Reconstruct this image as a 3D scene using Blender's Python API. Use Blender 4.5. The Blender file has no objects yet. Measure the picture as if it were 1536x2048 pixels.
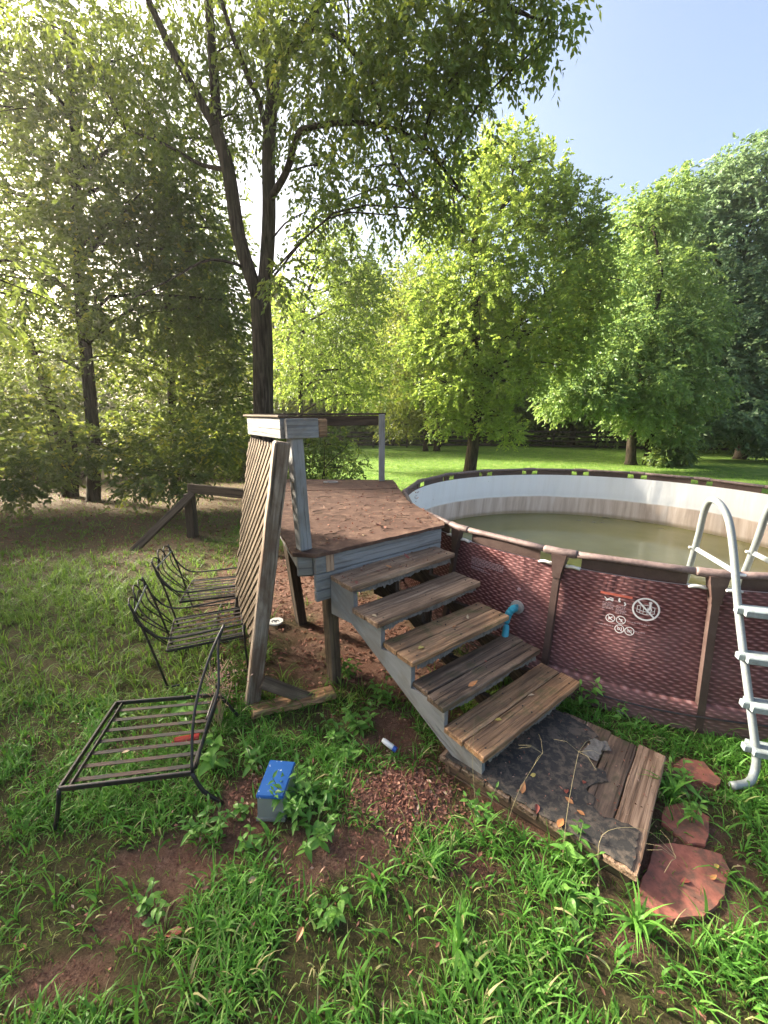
import bpy, bmesh, math, random
import numpy as np
from mathutils import Vector, Matrix, Quaternion

random.seed(7); RNG = np.random.default_rng(11)
SC = bpy.context.scene
COL = SC.collection

# ------------------------------------------------------------------ camera
cam_data = bpy.data.cameras.new('camera'); cam = bpy.data.objects.new('camera', cam_data); COL.objects.link(cam)
cam_data.sensor_fit = 'VERTICAL'; cam_data.sensor_height = 36.0; cam_data.lens = 36.0 * 792.7 / 2048
cam_data.clip_start = 0.05; cam_data.clip_end = 600
cam.location = (0, 0, 2.079); cam.rotation_euler = (math.radians(90 - 13.455), 0, 0)
SC.camera = cam

# ------------------------------------------------------------------ sky, sun, exposure
SUN_EL, SUN_AZ = math.radians(26.0), math.radians(-64.0)      # azimuth from +Y, negative = towards -X
world = bpy.data.worlds.new('World'); SC.world = world; world.use_nodes = True
wn = world.node_tree; wn.nodes.clear()
sky = wn.nodes.new('ShaderNodeTexSky'); sky.sky_type = 'NISHITA'; sky.sun_disc = False
sky.sun_elevation = SUN_EL; sky.sun_rotation = SUN_AZ
sky.air_density = 1.0; sky.dust_density = 7.5; sky.ozone_density = 0.6; sky.altitude = 100
bg = wn.nodes.new('ShaderNodeBackground'); bg.inputs['Strength'].default_value = 0.065
wo = wn.nodes.new('ShaderNodeOutputWorld')
wn.links.new(sky.outputs[0], bg.inputs[0]); wn.links.new(bg.outputs[0], wo.inputs[0])
sun_data = bpy.data.lights.new('sun', 'SUN'); sun_data.energy = 4.4; sun_data.angle = math.radians(6.0); sun_data.color = (1.0, 0.90, 0.74)
sun = bpy.data.objects.new('sun', sun_data); COL.objects.link(sun)
sd = Vector((math.sin(SUN_AZ) * math.cos(SUN_EL), math.cos(SUN_AZ) * math.cos(SUN_EL), math.sin(SUN_EL)))
sun.rotation_euler = sd.to_track_quat('Z', 'Y').to_euler(); sun.location = sd * 60
vs = SC.view_settings
vs.view_transform = 'Standard'; vs.look = 'None'; vs.exposure = 2.87; vs.gamma = 1.0; vs.use_curve_mapping = False
cy = SC.cycles
cy.max_bounces = 6; cy.diffuse_bounces = 3; cy.glossy_bounces = 2; cy.transmission_bounces = 4; cy.transparent_max_bounces = 4
cy.caustics_reflective = False; cy.caustics_refractive = False

# ------------------------------------------------------------------ material helpers
class NT:
    def __init__(s, name):
        s.m = bpy.data.materials.new(name); s.m.use_nodes = True; s.t = s.m.node_tree; s.t.nodes.clear()
        s.out = s.n('ShaderNodeOutputMaterial')
    def n(s, typ, **kw):
        d = s.t.nodes.new(typ)
        for k, v in kw.items(): setattr(d, k, v)
        return d
    def l(s, a, b): s.t.links.new(a, b)
    def set(s, sock, v):
        if hasattr(v, 'is_output') or isinstance(v, bpy.types.NodeSocket): s.l(v, sock)
        else: sock.default_value = v
    def math(s, op, a, b=0.0, c=None, clamp=False):
        d = s.n('ShaderNodeMath', operation=op); d.use_clamp = clamp
        s.set(d.inputs[0], a); s.set(d.inputs[1], b)
        if c is not None: s.set(d.inputs[2], c)
        return d.outputs[0]
    def noise(s, vec=None, scale=5.0, detail=4.0, rough=0.55, dist=0.0):
        d = s.n('ShaderNodeTexNoise'); d.inputs['Scale'].default_value = scale; d.inputs['Detail'].default_value = detail
        d.inputs['Roughness'].default_value = rough; d.inputs['Distortion'].default_value = dist
        if vec is not None: s.l(vec, d.inputs['Vector'])
        return d.outputs['Fac']
    def ramp(s, fac, stops, interp='LINEAR'):
        d = s.n('ShaderNodeValToRGB'); d.color_ramp.interpolation = interp
        e = d.color_ramp.elements
        while len(e) < len(stops): e.new(0.5)
        for k, (p, c) in enumerate(stops):
            e[k].position = p; e[k].color = (c[0], c[1], c[2], 1) if not isinstance(c, (int, float)) else (c, c, c, 1)
        s.l(fac, d.inputs[0]); return d.outputs[0]
    def mix(s, fac, a, b, mode='MIX'):
        d = s.n('ShaderNodeMix', data_type='RGBA', blend_type=mode)
        s.set(d.inputs[0], fac)
        for k, v in ((6, a), (7, b)):
            if isinstance(v, tuple): v = (v[0], v[1], v[2], 1)
            s.set(d.inputs[k], v)
        return d.outputs[2]
    def mapping(s, vec, scale=(1, 1, 1), loc=(0, 0, 0)):
        d = s.n('ShaderNodeMapping'); d.inputs['Scale'].default_value = scale; d.inputs['Location'].default_value = loc
        s.l(vec, d.inputs['Vector']); return d.outputs[0]
    def objco(s, randomize=True):
        tc = s.n('ShaderNodeTexCoord')
        if not randomize: return tc.outputs['Object']
        oi = s.n('ShaderNodeObjectInfo'); va = s.n('ShaderNodeVectorMath', operation='ADD')
        k = s.math('MULTIPLY', oi.outputs['Random'], 53.0)
        s.l(tc.outputs['Object'], va.inputs[0]); s.l(k, va.inputs[1]); return va.outputs[0]
    def rnd(s): return s.n('ShaderNodeObjectInfo').outputs['Random']
    def attr(s, name):
        d = s.n('ShaderNodeAttribute'); d.attribute_name = name; return d.outputs['Fac']
    def bump(s, h, strength=0.3, dist=0.01):
        d = s.n('ShaderNodeBump'); d.inputs['Strength'].default_value = strength; d.inputs['Distance'].default_value = dist
        s.l(h, d.inputs['Height']); return d.outputs[0]
    def principled(s, col, rough=0.6, metal=0.0, normal=None, spec=None, **kw):
        d = s.n('ShaderNodeBsdfPrincipled')
        if isinstance(col, tuple): col = (col[0], col[1], col[2], 1)
        s.set(d.inputs['Base Color'], col); s.set(d.inputs['Roughness'], rough); s.set(d.inputs['Metallic'], metal)
        if spec is not None: d.inputs['Specular IOR Level'].default_value = spec
        if normal is not None: s.l(normal, d.inputs['Normal'])
        for k, v in kw.items(): s.set(d.inputs[k], v)
        return d.outputs[0]
    def done(s, sh): s.l(sh, s.out.inputs['Surface']); return s.m

def wood(name, dark, light, stain=None, stain_amt=0.5, grain=28.0, rough=0.8, knots=True, moss=None, crack=0.5):
    t = NT(name); co = t.objco()
    g1 = t.noise(t.mapping(co, (1.3, grain, grain)), 1.0, 7, 0.62, 0.6)
    g2 = t.noise(t.mapping(co, (5, grain * 4, grain * 4)), 1.0, 3, 0.6)
    col = t.ramp(t.math('ADD', t.math('MULTIPLY', g1, .7), t.math('MULTIPLY', g2, .3)), [(0.37, tuple(c * .7 for c in dark)), (0.46, tuple(a * .7 + b * .3 for a, b in zip(dark, light))), (0.54, tuple(a * .35 + b * .65 for a, b in zip(dark, light))), (0.64, light)])
    col = t.mix(t.math('MULTIPLY', t.rnd(), .35), col, tuple(c * .55 for c in dark))
    if stain is not None:
        s = t.noise(t.mapping(co, (2.2, 5, 5)), 1.0, 6, 0.65, .4)
        col = t.mix(t.math('MULTIPLY', t.ramp(s, [(0.44, 0.0), (0.56, 1.0)]), stain_amt), col, stain)
    if moss is not None:
        s = t.noise(t.mapping(co, (6, 9, 9), (4, 2, 1)), 1.0, 5, 0.7)
        col = t.mix(t.math('MULTIPLY', t.ramp(s, [(0.52, 0.0), (0.66, 1.0)]), .7), col, moss)
    cr = t.ramp(t.noise(t.mapping(co, (0.9, grain * 1.8, grain * 1.8), (9, 0, 0)), 1.0, 3, 0.5, .3), [(0.36, 1.0), (0.41, 0.0)])
    col = t.mix(t.math('MULTIPLY', cr, crack), col, tuple(c * .25 for c in dark))
    h = t.math('SUBTRACT', t.math('ADD', t.math('MULTIPLY', g1, .6), t.math('MULTIPLY', g2, .4)), cr)
    return t.done(t.principled(col, rough, 0, t.bump(h, 0.8, 0.008), spec=0.3))

def plain(name, col, rough=0.5, metal=0.0, var=0.25, scale=14.0, bump=0.15, dirt=None, dirt_amt=.5, spec=None):
    t = NT(name); co = t.objco()
    n = t.noise(co, scale, 6, 0.6)
    c = t.mix(t.math('MULTIPLY', t.ramp(n, [(0.35, 0.0), (0.7, 1.0)]), var), col, tuple(x * .45 for x in col))
    if dirt is not None:
        n2 = t.noise(co, scale * .35, 6, 0.7, .4)
        c = t.mix(t.math('MULTIPLY', t.ramp(n2, [(0.46, 0.0), (0.6, 1.0)]), dirt_amt), c, dirt)
    return t.done(t.principled(c, rough, metal, t.bump(n, bump, .004), spec=spec))

def foliage(name, stops, transl=0.45, tcol=(0.42, 0.5, 0.06), rough=0.45, spec=.35):
    t = NT(name); a = t.attr('tint')
    col = t.ramp(a, stops)
    tc = t.mix(0.55, col, tcol)
    p = t.principled(col, rough, 0, spec=spec)
    tr = t.n('ShaderNodeBsdfTranslucent'); t.l(tc, tr.inputs[0])
    mx = t.n('ShaderNodeMixShader'); mx.inputs[0].default_value = transl
    t.l(p, mx.inputs[1]); t.l(tr.outputs[0], mx.inputs[2]); return t.done(mx.outputs[0])

# ------------------------------------------------------------------ object helpers
def link(o, parent=None):
    COL.objects.link(o)
    if parent is not None:
        o.parent = parent; o.matrix_parent_inverse = parent_inv(parent)
    return o
def world_of(o):
    m = o.matrix_basis.copy()
    if o.parent is not None: m = world_of(o.parent) @ o.matrix_parent_inverse @ m
    return m
def parent_inv(p): return world_of(p).inverted()
def tag(o, label, cat, group=None):
    o['label'] = label; o['category'] = cat
    if group: o['group'] = group
    return o
def thing(name, label, cat, loc=(0, 0, 0), group=None):
    o = bpy.data.objects.new(name, None); o.empty_display_size = .1; COL.objects.link(o); o.location = loc
    return tag(o, label, cat, group)
def obj(name, me, mat=None, parent=None, M=None, kind=None, smooth=False):
    o = bpy.data.objects.new(name, me)
    if mat is not None and len(me.materials) == 0: me.materials.append(mat)
    if M is not None: o.matrix_basis = M
    link(o, parent)
    if kind: o['kind'] = kind
    if smooth:
        me.polygons.foreach_set('use_smooth', np.ones(len(me.polygons), bool))
    return o
class MB:
    """collects vertices and faces for one mesh"""
    def __init__(s): s.v = []; s.f = []
    def add(s, vs, fs):
        k = len(s.v); s.v += [tuple(v) for v in vs]; s.f += [tuple(i + k for i in f) for f in fs]
    def box(s, c, d, R=None):
        R = R or Matrix.Identity(3); c = Vector(c)
        vs = [c + R @ Vector((x * d[0] / 2, y * d[1] / 2, z * d[2] / 2)) for x in (-1, 1) for y in (-1, 1) for z in (-1, 1)]
        s.add(vs, [(0, 1, 3, 2), (4, 6, 7, 5), (0, 4, 5, 1), (2, 3, 7, 6), (0, 2, 6, 4), (1, 5, 7, 3)])
    def tube(s, pts, rad, n=8, cap=True, sy=1.0):
        pts = [Vector(p) for p in pts]; m = len(pts)
        if isinstance(rad, (int, float)): rad = [rad] * m
        rings = []; up = None
        for i, p in enumerate(pts):
            t = (pts[min(i + 1, m - 1)] - pts[max(i - 1, 0)]).normalized()
            if up is None:
                up = Vector((0, 0, 1)) if abs(t.z) < .9 else Vector((1, 0, 0))
            a = t.cross(up).normalized(); b = a.cross(t).normalized(); up = b
            rings.append([p + (a * math.cos(2 * math.pi * k / n) + b * math.sin(2 * math.pi * k / n) * sy) * rad[i] for k in range(n)])
        vs = [v for r in rings for v in r]; fs = []
        for i in range(m - 1):
            for k in range(n):
                fs.append((i * n + k, i * n + (k + 1) % n, (i + 1) * n + (k + 1) % n, (i + 1) * n + k))
        if cap: fs.append(tuple(range(n - 1, -1, -1))); fs.append(tuple((m - 1) * n + k for k in range(n)))
        s.add(vs, fs)
    def prism(s, poly, z0, z1):
        n = len(poly); vs = [(x, y, z0) for x, y in poly] + [(x, y, z1) for x, y in poly]
        s.add(vs, [tuple(range(n - 1, -1, -1)), tuple(range(n, 2 * n))] + [(i, (i + 1) % n, n + (i + 1) % n, n + i) for i in range(n)])
    def mesh(s, name='m'):
        me = bpy.data.meshes.new(name); me.from_pydata(s.v, [], s.f); me.update(); return me
    def obj(s, name, mat, parent=None, smooth=False, kind=None, M=None):
        return obj(name, s.mesh(name), mat, parent, M, kind, smooth)
def catmull(P, sub=5):
    P = [Vector(p) for p in P]; out = []
    for i in range(len(P) - 1):
        p0, p1, p2, p3 = P[max(i - 1, 0)], P[i], P[i + 1], P[min(i + 2, len(P) - 1)]
        for k in range(sub):
            t = k / sub
            out.append(0.5 * ((2 * p1) + (p2 - p0) * t + (2 * p0 - 5 * p1 + 4 * p2 - p3) * t * t + (3 * p1 - p0 - 3 * p2 + p3) * t ** 3))
    out.append(P[-1]); return out
def lerp_r(r0, r1, n): return [r0 + (r1 - r0) * i / (n - 1) for i in range(n)]

_bc = {}
def board_mesh(L, W, T, bev=0.004, rough=0.0, seg=1, seed=0):
    key = (round(L, 3), round(W, 3), round(T, 3), bev, rough, seg, seed)
    if key in _bc: return _bc[key]
    bm = bmesh.new(); bmesh.ops.create_cube(bm, size=1.0)
    bmesh.ops.scale(bm, vec=(L, W, T), verts=bm.verts)
    if seg > 1:
        ed = [e for e in bm.edges if abs(e.verts[0].co.x - e.verts[1].co.x) > L * .5]
        bmesh.ops.subdivide_edges(bm, edges=ed, cuts=seg - 1, use_grid_fill=True)
    bmesh.ops.bevel(bm, geom=[e for e in bm.edges if len(e.link_faces) == 2 and e.calc_face_angle(0) > .5], offset=bev, segments=1, affect='EDGES')
    if rough > 0:
        r = random.Random(seed * 7 + 3)
        for v in bm.verts:
            v.co.y += r.uniform(-1, 1) * rough; v.co.z += r.uniform(-1, 1) * rough * .5
            if abs(v.co.x) > L * .49: v.co.x += r.uniform(-1, 1) * rough
    me = bpy.data.meshes.new('board'); bm.to_mesh(me); bm.free(); _bc[key] = me
    return me
def board(name, a, b, W, T, mat, parent=None, up=(0, 0, 1), bev=0.004, rough=0.0, seg=1, seed=0):
    """a timber from a to b (centre line), W across, T thick along 'up'"""
    a, b = Vector(a), Vector(b); x = (b - a); L = x.length; x.normalize(); z = Vector(up); z = (z - x * z.dot(x)).normalized(); y = z.cross(x)
    M = Matrix((x, y, z)).transposed().to_4x4(); M.translation = (a + b) / 2
    me = board_mesh(L, W, T, bev, rough, seg, seed)
    if len(me.materials) and me.materials[0] != mat: me = me.copy(); me.materials.clear()
    return obj(name, me, mat, parent, M)

# ------------------------------------------------------------------ materials
M = {}
M['greywood'] = wood('grey_painted_wood', (.235, .24, .24), (.335, .34, .335), (.17, .145, .12), .5, 34, .75, crack=.3)
M['paintgrey'] = wood('grey_painted_stringer', (.20, .205, .205), (.29, .295, .29), (.15, .13, .11), .55, 10, .7, crack=.15)
M['brownwood'] = wood('weathered_brown_wood', (.15, .085, .05), (.56, .385, .255), (.11, .062, .038), .55, 44, .6, crack=.35)
M['redwood'] = wood('wet_red_brown_wood', (.20, .10, .048), (.58, .35, .19), (.10, .068, .048), .5, 40, .5, moss=(.11, .11, .04), crack=.35)
M['wetwood'] = wood('dark_wet_wood', (.075, .048, .033), (.30, .205, .14), (.06, .044, .034), .6, 24, .45, moss=(.06, .06, .03), crack=.7)
M['felt'] = plain('black_roofing_felt', (.032, .030, .028), .9, 0, .5, 60, .9, (.115, .09, .068), .8)
M['lattice'] = wood('weathered_lattice_wood', (.10, .07, .045), (.27, .205, .14), (.05, .034, .02), .4, 30, .85)
M['post'] = wood('treated_post_wood', (.10, .07, .045), (.25, .185, .12), (.06, .04, .025), .5, 24, .85)
M['peel'] = wood('peeling_pale_wood', (.13, .095, .068), (.42, .35, .28), (.12, .07, .045), .7, 26, .85, crack=.8)
M['darkwood'] = wood('dark_timber', (.04, .028, .02), (.11, .08, .055), None, 0, 24, .9)  # one dark brown tone for joists, rear legs, trestle and twigs
M['fence'] = wood('black_stained_fence_wood', (.012, .011, .010), (.045, .038, .03), None, 0, 18, .85)
M['carpet'] = plain('torn_grey_carpet', (.17, .16, .145), .95, 0, .5, 60, .8, (.07, .06, .05), .6)
M['blackmetal'] = plain('black_iron', (.011, .011, .011), .5, .0, .5, 60, .3, (.07, .035, .018), .35, spec=.6)
M['rustslat'] = plain('rusty_strap', (.020, .016, .013), .7, 0, .5, 20, .4, (.085, .034, .02), .5)
M['brownmetal'] = plain('brown_powder_coated_steel', (.062, .036, .030), .5, .0, .35, 50, .2, (.10, .07, .06), .3)
M['rim'] = plain('faded_brown_rim', (.19, .135, .125), .6, 0, .5, 60, .4, (.07, .045, .04), .6)
M['whitetrim'] = plain('white_vinyl', (.62, .62, .58), .5, 0, .25, 30, .1, (.3, .28, .22), .35)
M['ladder'] = plain('chalky_grey_blue_plastic', (.25, .295, .305), .45, 0, .2, 60, .15, (.13, .14, .13), .55)
M['laddersteel'] = plain('dull_galvanised_tube', (.235, .265, .27), .42, .15, .3, 120, .2, (.19, .19, .18), .45)
M['teal'] = plain('teal_plastic', (.03, .30, .40), .4, 0, .3, 30, .2)
M['print'] = plain('white_print', (.72, .70, .70), .6, 0, .2, 80, 0)
M['redprint'] = plain('red_print', (.52, .12, .08), .6, 0, .3, 60, 0)
M['faintprint'] = plain('faded_print', (.40, .28, .30), .7, 0, .6, 90, 0)
M['clay'] = plain('red_clay_slab', (.30, .105, .072), .92, 0, .6, 30, .8, (.11, .06, .042), .9)
t = NT('tree_bark'); co = t.objco()
_a = t.noise(t.mapping(co, (26, 26, 2.6)), 1, 6, .62, .5); _b = t.noise(co, 2.5, 4, .6)
_c = t.mix(t.math('MULTIPLY', t.ramp(_b, [(.45, 0.0), (.6, 1.0)]), .4), t.ramp(_a, [(.36, (.012, .009, .007)), (.5, (.040, .031, .023)), (.62, (.078, .062, .047))]), (.035, .038, .02))
M['bark'] = t.done(t.principled(_c, .95, 0, t.bump(_a, 1.0, .03), spec=.1))
M['stem'] = plain('green_stem', (.10, .16, .04), .6)
M['stone'] = plain('grey_pebble', (.33, .32, .30), .8, 0, .4, 20, .4)
M['white'] = plain('white_plastic', (.75, .75, .72), .4, 0, .1, 20, 0)
M['bluecap'] = plain('blue_plastic', (.02, .07, .32), .35, 0, .2, 20, 0)
M['red'] = plain('red_plastic', (.42, .03, .025), .4, 0, .3, 20, .1)
M['ivory'] = plain('dark_ink', (.03, .03, .03), .7)
M['house'] = plain('pale_siding', (.55, .62, .66), .8)
G0, G1, G2 = (.022, .045, .010), (.055, .105, .018), (.13, .18, .03)
M['leaf_near'] = foliage('leaf_dark_green', [(0, (0.034, 0.068, 0.017)), (.55, (0.085, 0.153, 0.031)), (.9, (0.170, 0.255, 0.043)), (1, (0.450, 0.442, 0.051))], .42)
M['leaf_left'] = foliage('leaf_olive_green', [(0, (.034, .058, .018)), (.6, (.080, .125, .032)), (.92, (.16, .21, .04)), (1, (.42, .40, .05))], .42, (.30, .38, .06))
M['leaf_mid'] = foliage('leaf_fresh_green', [(0, (.085, .145, .028)), (.5, (.19, .285, .052)), (.9, (.30, .40, .065)), (1, (.42, .46, .07))], .45, (.42, .54, .09))
M['leaf_yellow'] = foliage('leaf_yellow_green', [(0, (0.075, 0.112, 0.020)), (.5, (0.16, 0.22, 0.035)), (1, (0.31, 0.35, 0.05))], .42, (.42, .46, .07))
M['leaf_right'] = foliage('leaf_bright_green', [(0, (.068, .128, .045)), (.5, (.143, .247, .078)), (1, (.285, .39, .10))], .42, (.36, .48, .10))
M['leaf_blue'] = foliage('leaf_blue_green', [(0, (.055, .105, .058)), (.5, (.12, .20, .105)), (1, (.24, .33, .16))], .38, (.26, .38, .13))
M['leaf_far'] = foliage('leaf_far_green', [(0, (0.048, 0.093, 0.032)), (.5, (0.104, 0.176, 0.048)), (1, (0.208, 0.280, 0.064))], .42)
M['grass'] = foliage('grass_blade', [(0, (.045, .125, .018)), (.45, (.092, .245, .034)), (.82, (.155, .345, .06)), (.93, (.23, .36, .09)), (1, (.42, .37, .18))], .40, (.24, .52, .06), .5, .25)
M['grass_olive'] = foliage('grass_olive_blade', [(0, (.050, .095, .018)), (.5, (.100, .190, .030)), (.85, (.17, .275, .05)), (1, (.38, .34, .15))], .38, (.28, .44, .06), .55, .15)
M['lawn_blade'] = foliage('lawn_blade', [(0, (.075, .16, .02)), (.5, (.11, .225, .025)), (1, (.17, .29, .035))], .38, (.28, .46, .04), .5, .2)
M['weed'] = foliage('weed_leaf', [(0, (.075, .19, .035)), (.5, (.125, .29, .055)), (1, (.21, .40, .08))], .38, (.30, .55, .08), .4, .3)
M['litter'] = foliage('dead_leaf', [(0, (.075, .034, .024)), (.4, (.20, .085, .058)), (.75, (.36, .17, .118)), (1, (.50, .35, .26))], .2, (.3, .12, .06), .75)
def leafcolor(n, c):
    t = NT(n); co = t.objco(); k = t.noise(co, 60, 3)
    return t.done(t.principled(t.mix(t.math('MULTIPLY', k, .8), c, tuple(x * .4 for x in c)), .5))
M['l_orange'] = leafcolor('orange_dead_leaf', (.48, .21, .075)); M['l_red'] = leafcolor('red_dead_leaf', (.30, .075, .05)); M['straw'] = plain('straw_stalk', (.30, .25, .13), .7); M['l_tan'] = leafcolor('tan_dead_leaf', (.55, .40, .24)); M['l_pink'] = leafcolor('pink_dead_leaf', (.55, .20, .16)); M['l_yellow'] = leafcolor('yellow_dead_leaf', (.55, .42, .10))

def mk_ground():
    t = NT('ground_soil_and_lawn'); co = t.objco(False)
    n1 = t.noise(co, 2.2, 8, .65); n2 = t.noise(co, 22, 10, .78); n3 = t.noise(co, 130, 5, .75)
    soil = t.ramp(t.math('ADD', t.math('MULTIPLY', n2, .55), t.math('MULTIPLY', n3, .45)), [(.34, (.046, .026, .018)), (.47, (.13, .074, .052)), (.57, (.215, .132, .096)), (.68, (.36, .25, .195))])
    soil = t.mix(t.ramp(n1, [(.4, 0.0), (.65, .6)]), soil, (.15, .068, .045))
    mossy = t.ramp(n3, [(.3, (.030, .036, .012)), (.7, (.075, .085, .026))])
    soil2 = t.mix(t.attr('moss'), soil, mossy)
    lawn = t.ramp(t.math('ADD', t.math('MULTIPLY', n1, .45), t.math('MULTIPLY', t.noise(co, 5, 6, .75), .55)), [(.40, (.065, .125, .018)), (.5, (.095, .175, .026)), (.60, (.16, .215, .055))])
    col = t.mix(t.attr('lawn'), soil2, lawn)
    h = t.math('ADD', n2, t.math('MULTIPLY', n3, .5))
    return t.done(t.principled(col, .9, 0, t.bump(h, 1.0, .03), spec=.15))
M['ground'] = mk_ground()

def mk_deck():
    t = NT('rotting_plywood'); co = t.objco(False)
    a = t.noise(co, 1.6, 8, .7, .5); b = t.noise(co, 9, 8, .7, .3); g = t.noise(t.mapping(co, (3, 60, 3)), 1, 5, .6, .5)
    c = t.ramp(b, [(.34, (.030, .016, .011)), (.45, (.072, .038, .027)), (.55, (.12, .068, .048)), (.68, (.22, .14, .10))])
    c = t.mix(t.math('MULTIPLY', t.ramp(a, [(.42, 0.0), (.58, 1.0)]), .7), c, (.07, .036, .027))
    c = t.mix(t.math('MULTIPLY', g, .30), c, (.17, .10, .068))
    return t.done(t.principled(c, .85, 0, t.bump(t.math('ADD', b, t.math('MULTIPLY', t.noise(co, 60, 4), .4)), .7, .01), spec=.25))
M['ply'] = mk_deck()

def mk_weave():
    t = NT('printed_rattan_vinyl'); uv = t.n('ShaderNodeUVMap').outputs[0]
    co = t.objco(False)
    wob = t.math('ADD', t.math('MULTIPLY_ADD', t.noise(uv, 5, 3), .016, -.008), t.math('MULTIPLY_ADD', t.noise(t.mapping(uv, (14, 30, 1)), 1, 2), .016, -.008))
    sp = t.n('ShaderNodeSeparateXYZ'); t.l(uv, sp.inputs[0])
    u = t.math('ADD', sp.outputs[0], t.math('MULTIPLY', t.noise(t.mapping(uv, (8, 40, 1), (3, 1, 0)), 1, 3, .6), .055)); v = t.math('ADD', sp.outputs[1], wob)
    row = t.math('DIVIDE', v, .0205); ri = t.math('FLOOR', row); rf = t.math('FRACT', row)
    par = t.math('MULTIPLY', t.math('MODULO', ri, 2.0), .5)
    cu = t.math('FRACT', t.math('ADD', t.math('DIVIDE', u, .076), par))
    slant = t.math('ADD', rf, t.math('MULTIPLY', t.math('SUBTRACT', cu, .5), .35))
    hr = t.math('SINE', t.math('MULTIPLY', t.math('MINIMUM', t.math('MAXIMUM', slant, 0), 1), math.pi)); hu = t.math('SINE', t.math('MULTIPLY', cu, math.pi))
    hl = t.math('POWER', t.math('MULTIPLY', hr, hu), 1.6)
    nz = t.noise(t.mapping(uv, (30, 160, 1)), 1, 4, .7)
    hl = t.math('MULTIPLY', hl, t.math('MULTIPLY_ADD', nz, 1.5, .2))
    col = t.ramp(hl, [(0.03, (.062, .018, .018)), (.35, (.145, .05, .05)), (.7, (.25, .11, .108)), (.95, (.38, .22, .215))])
    # dried mud and algae splashed along the foot of the wall, faded streaks above
    low = t.math('MULTIPLY', t.ramp(sp.outputs[1], [(0.0, 1.0), (.09, .55), (.3, 0.0)]), t.math('MULTIPLY_ADD', t.noise(co, 7, 6, .7), .9, .15), clamp=True)
    col = t.mix(low, col, (.11, .095, .07))
    fade = t.ramp(t.noise(t.mapping(uv, (2.0, 3.0, 1)), 1, 4, .6), [(.35, 0.0), (.65, .42)])
    col = t.mix(fade, col, (.19, .105, .105))
    return t.done(t.principled(col, .6, 0, t.bump(t.math('ADD', hl, t.math('MULTIPLY', t.noise(t.mapping(uv, (3.2, 1.4, 1), (2, 5, 0)), 1, 3, .5, 1.2), 9.0)), .45, .006), spec=.25))
M['weave'] = mk_weave()

def mk_liner():
    t = NT('stained_white_liner'); uv = t.n('ShaderNodeUVMap').outputs[0]; sp = t.n('ShaderNodeSeparateXYZ'); t.l(uv, sp.inputs[0])
    st = t.noise(t.mapping(uv, (9, .7, 1)), 1, 6, .65, .3); sp2 = t.noise(uv, 26, 3, .5); folds = t.noise(t.mapping(uv, (2.6, .9, 1)), 1, 3, .5, .8)
    z = t.math('ADD', sp.outputs[1], t.math('MULTIPLY_ADD', t.noise(t.mapping(uv, (1.4, 1, 1)), 1, 3), .05, -.025))
    clean = t.mix(t.math('MULTIPLY', t.ramp(st, [(.45, 0.0), (.75, 1.0)]), .35), (.84, .86, .88), (.66, .66, .65))
    dirty = t.ramp(st, [(.28, (.40, .31, .25)), (.5, (.60, .50, .43)), (.72, (.76, .68, .62))])
    dirty = t.mix(t.math('MULTIPLY', t.ramp(sp2, [(.70, 0.0), (.74, 1.0)]), .7), dirty, (.68, .66, .62))
    k = t.ramp(z, [(.535, 1.0), (.56, 0.0)])
    col = t.mix(k, clean, dirty)
    band = t.ramp(z, [(.57, 0.0), (.60, .5), (.65, .35), (.70, 0.0)])
    col = t.mix(t.math('MULTIPLY', band, .5), col, (.70, .72, .74))
    wet = t.ramp(z, [(.22, .7), (.27, 0.0)])
    col = t.mix(wet, col, (.28, .225, .13))
    spots = t.ramp(t.noise(uv, 11, 2, .5), [(.775, 0.0), (.785, 1.0)])
    col = t.mix(spots, col, (.05, .035, .03))
    return t.done(t.principled(col, .5, 0, t.bump(t.math('ADD', folds, t.math('MULTIPLY', st, .3)), .5, .05), spec=.3))
M['liner'] = mk_liner()
t = NT('murky_green_water'); co = t.objco(False)
n = t.noise(co, 1.3, 5, .6)
t.done(t.principled(t.ramp(n, [(.3, (.145, .142, .048)), (.7, (.195, .185, .072))]), .06, 0, t.bump(t.noise(co, 9, 4, .6), .04, .01), spec=.5, IOR=1.33)); M['water'] = t.m
t = NT('blue_lid_plastic'); co = t.objco(False)
sp_ = t.ramp(t.noise(co, 55, 3, .6), [(.66, 0.0), (.70, 1.0)])
t.done(t.principled(t.mix(sp_, (.018, .095, .31), (.55, .62, .68)), .3)); M['bluelid'] = t.m
t = NT('cloudy_clear_plastic'); co = t.objco(False)
gl = t.principled(t.mix(t.noise(co, 12, 4), (.34, .40, .34), (.46, .49, .46)), .25, **{'Transmission Weight': .55, 'IOR': 1.2}); t.done(gl); M['clear'] = t.m

# ------------------------------------------------------------------ ground
POOL = (2.980, 5.019); PR = 2.737; PH0 = -1.8705
def vnoise(x, y, s, seed=0):
    x = np.asarray(x, float) / s + seed * 17.3; y = np.asarray(y, float) / s - seed * 9.1
    i = np.floor(x).astype(np.int64); j = np.floor(y).astype(np.int64); fx = x - i; fy = y - j
    def h(a, b):
        k = (a * 374761393 + b * 668265263 + seed * 1442695) & 0x7fffffff
        k = ((k ^ (k >> 13)) * 1274126177) & 0x7fffffff
        return ((k ^ (k >> 16)) & 0xffff) / 65535.0
    sx = fx * fx * (3 - 2 * fx); sy = fy * fy * (3 - 2 * fy)
    return (h(i, j) * (1 - sx) + h(i + 1, j) * sx) * (1 - sy) + (h(i, j + 1) * (1 - sx) + h(i + 1, j + 1) * sx) * sy
def sm(a, b, x): t_ = np.clip((x - a) / (b - a), 0, 1); return t_ * t_ * (3 - 2 * t_)
def ell(x, y, e): return ((x - e[0]) / e[2]) ** 2 + ((y - e[1]) / e[3]) ** 2
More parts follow.
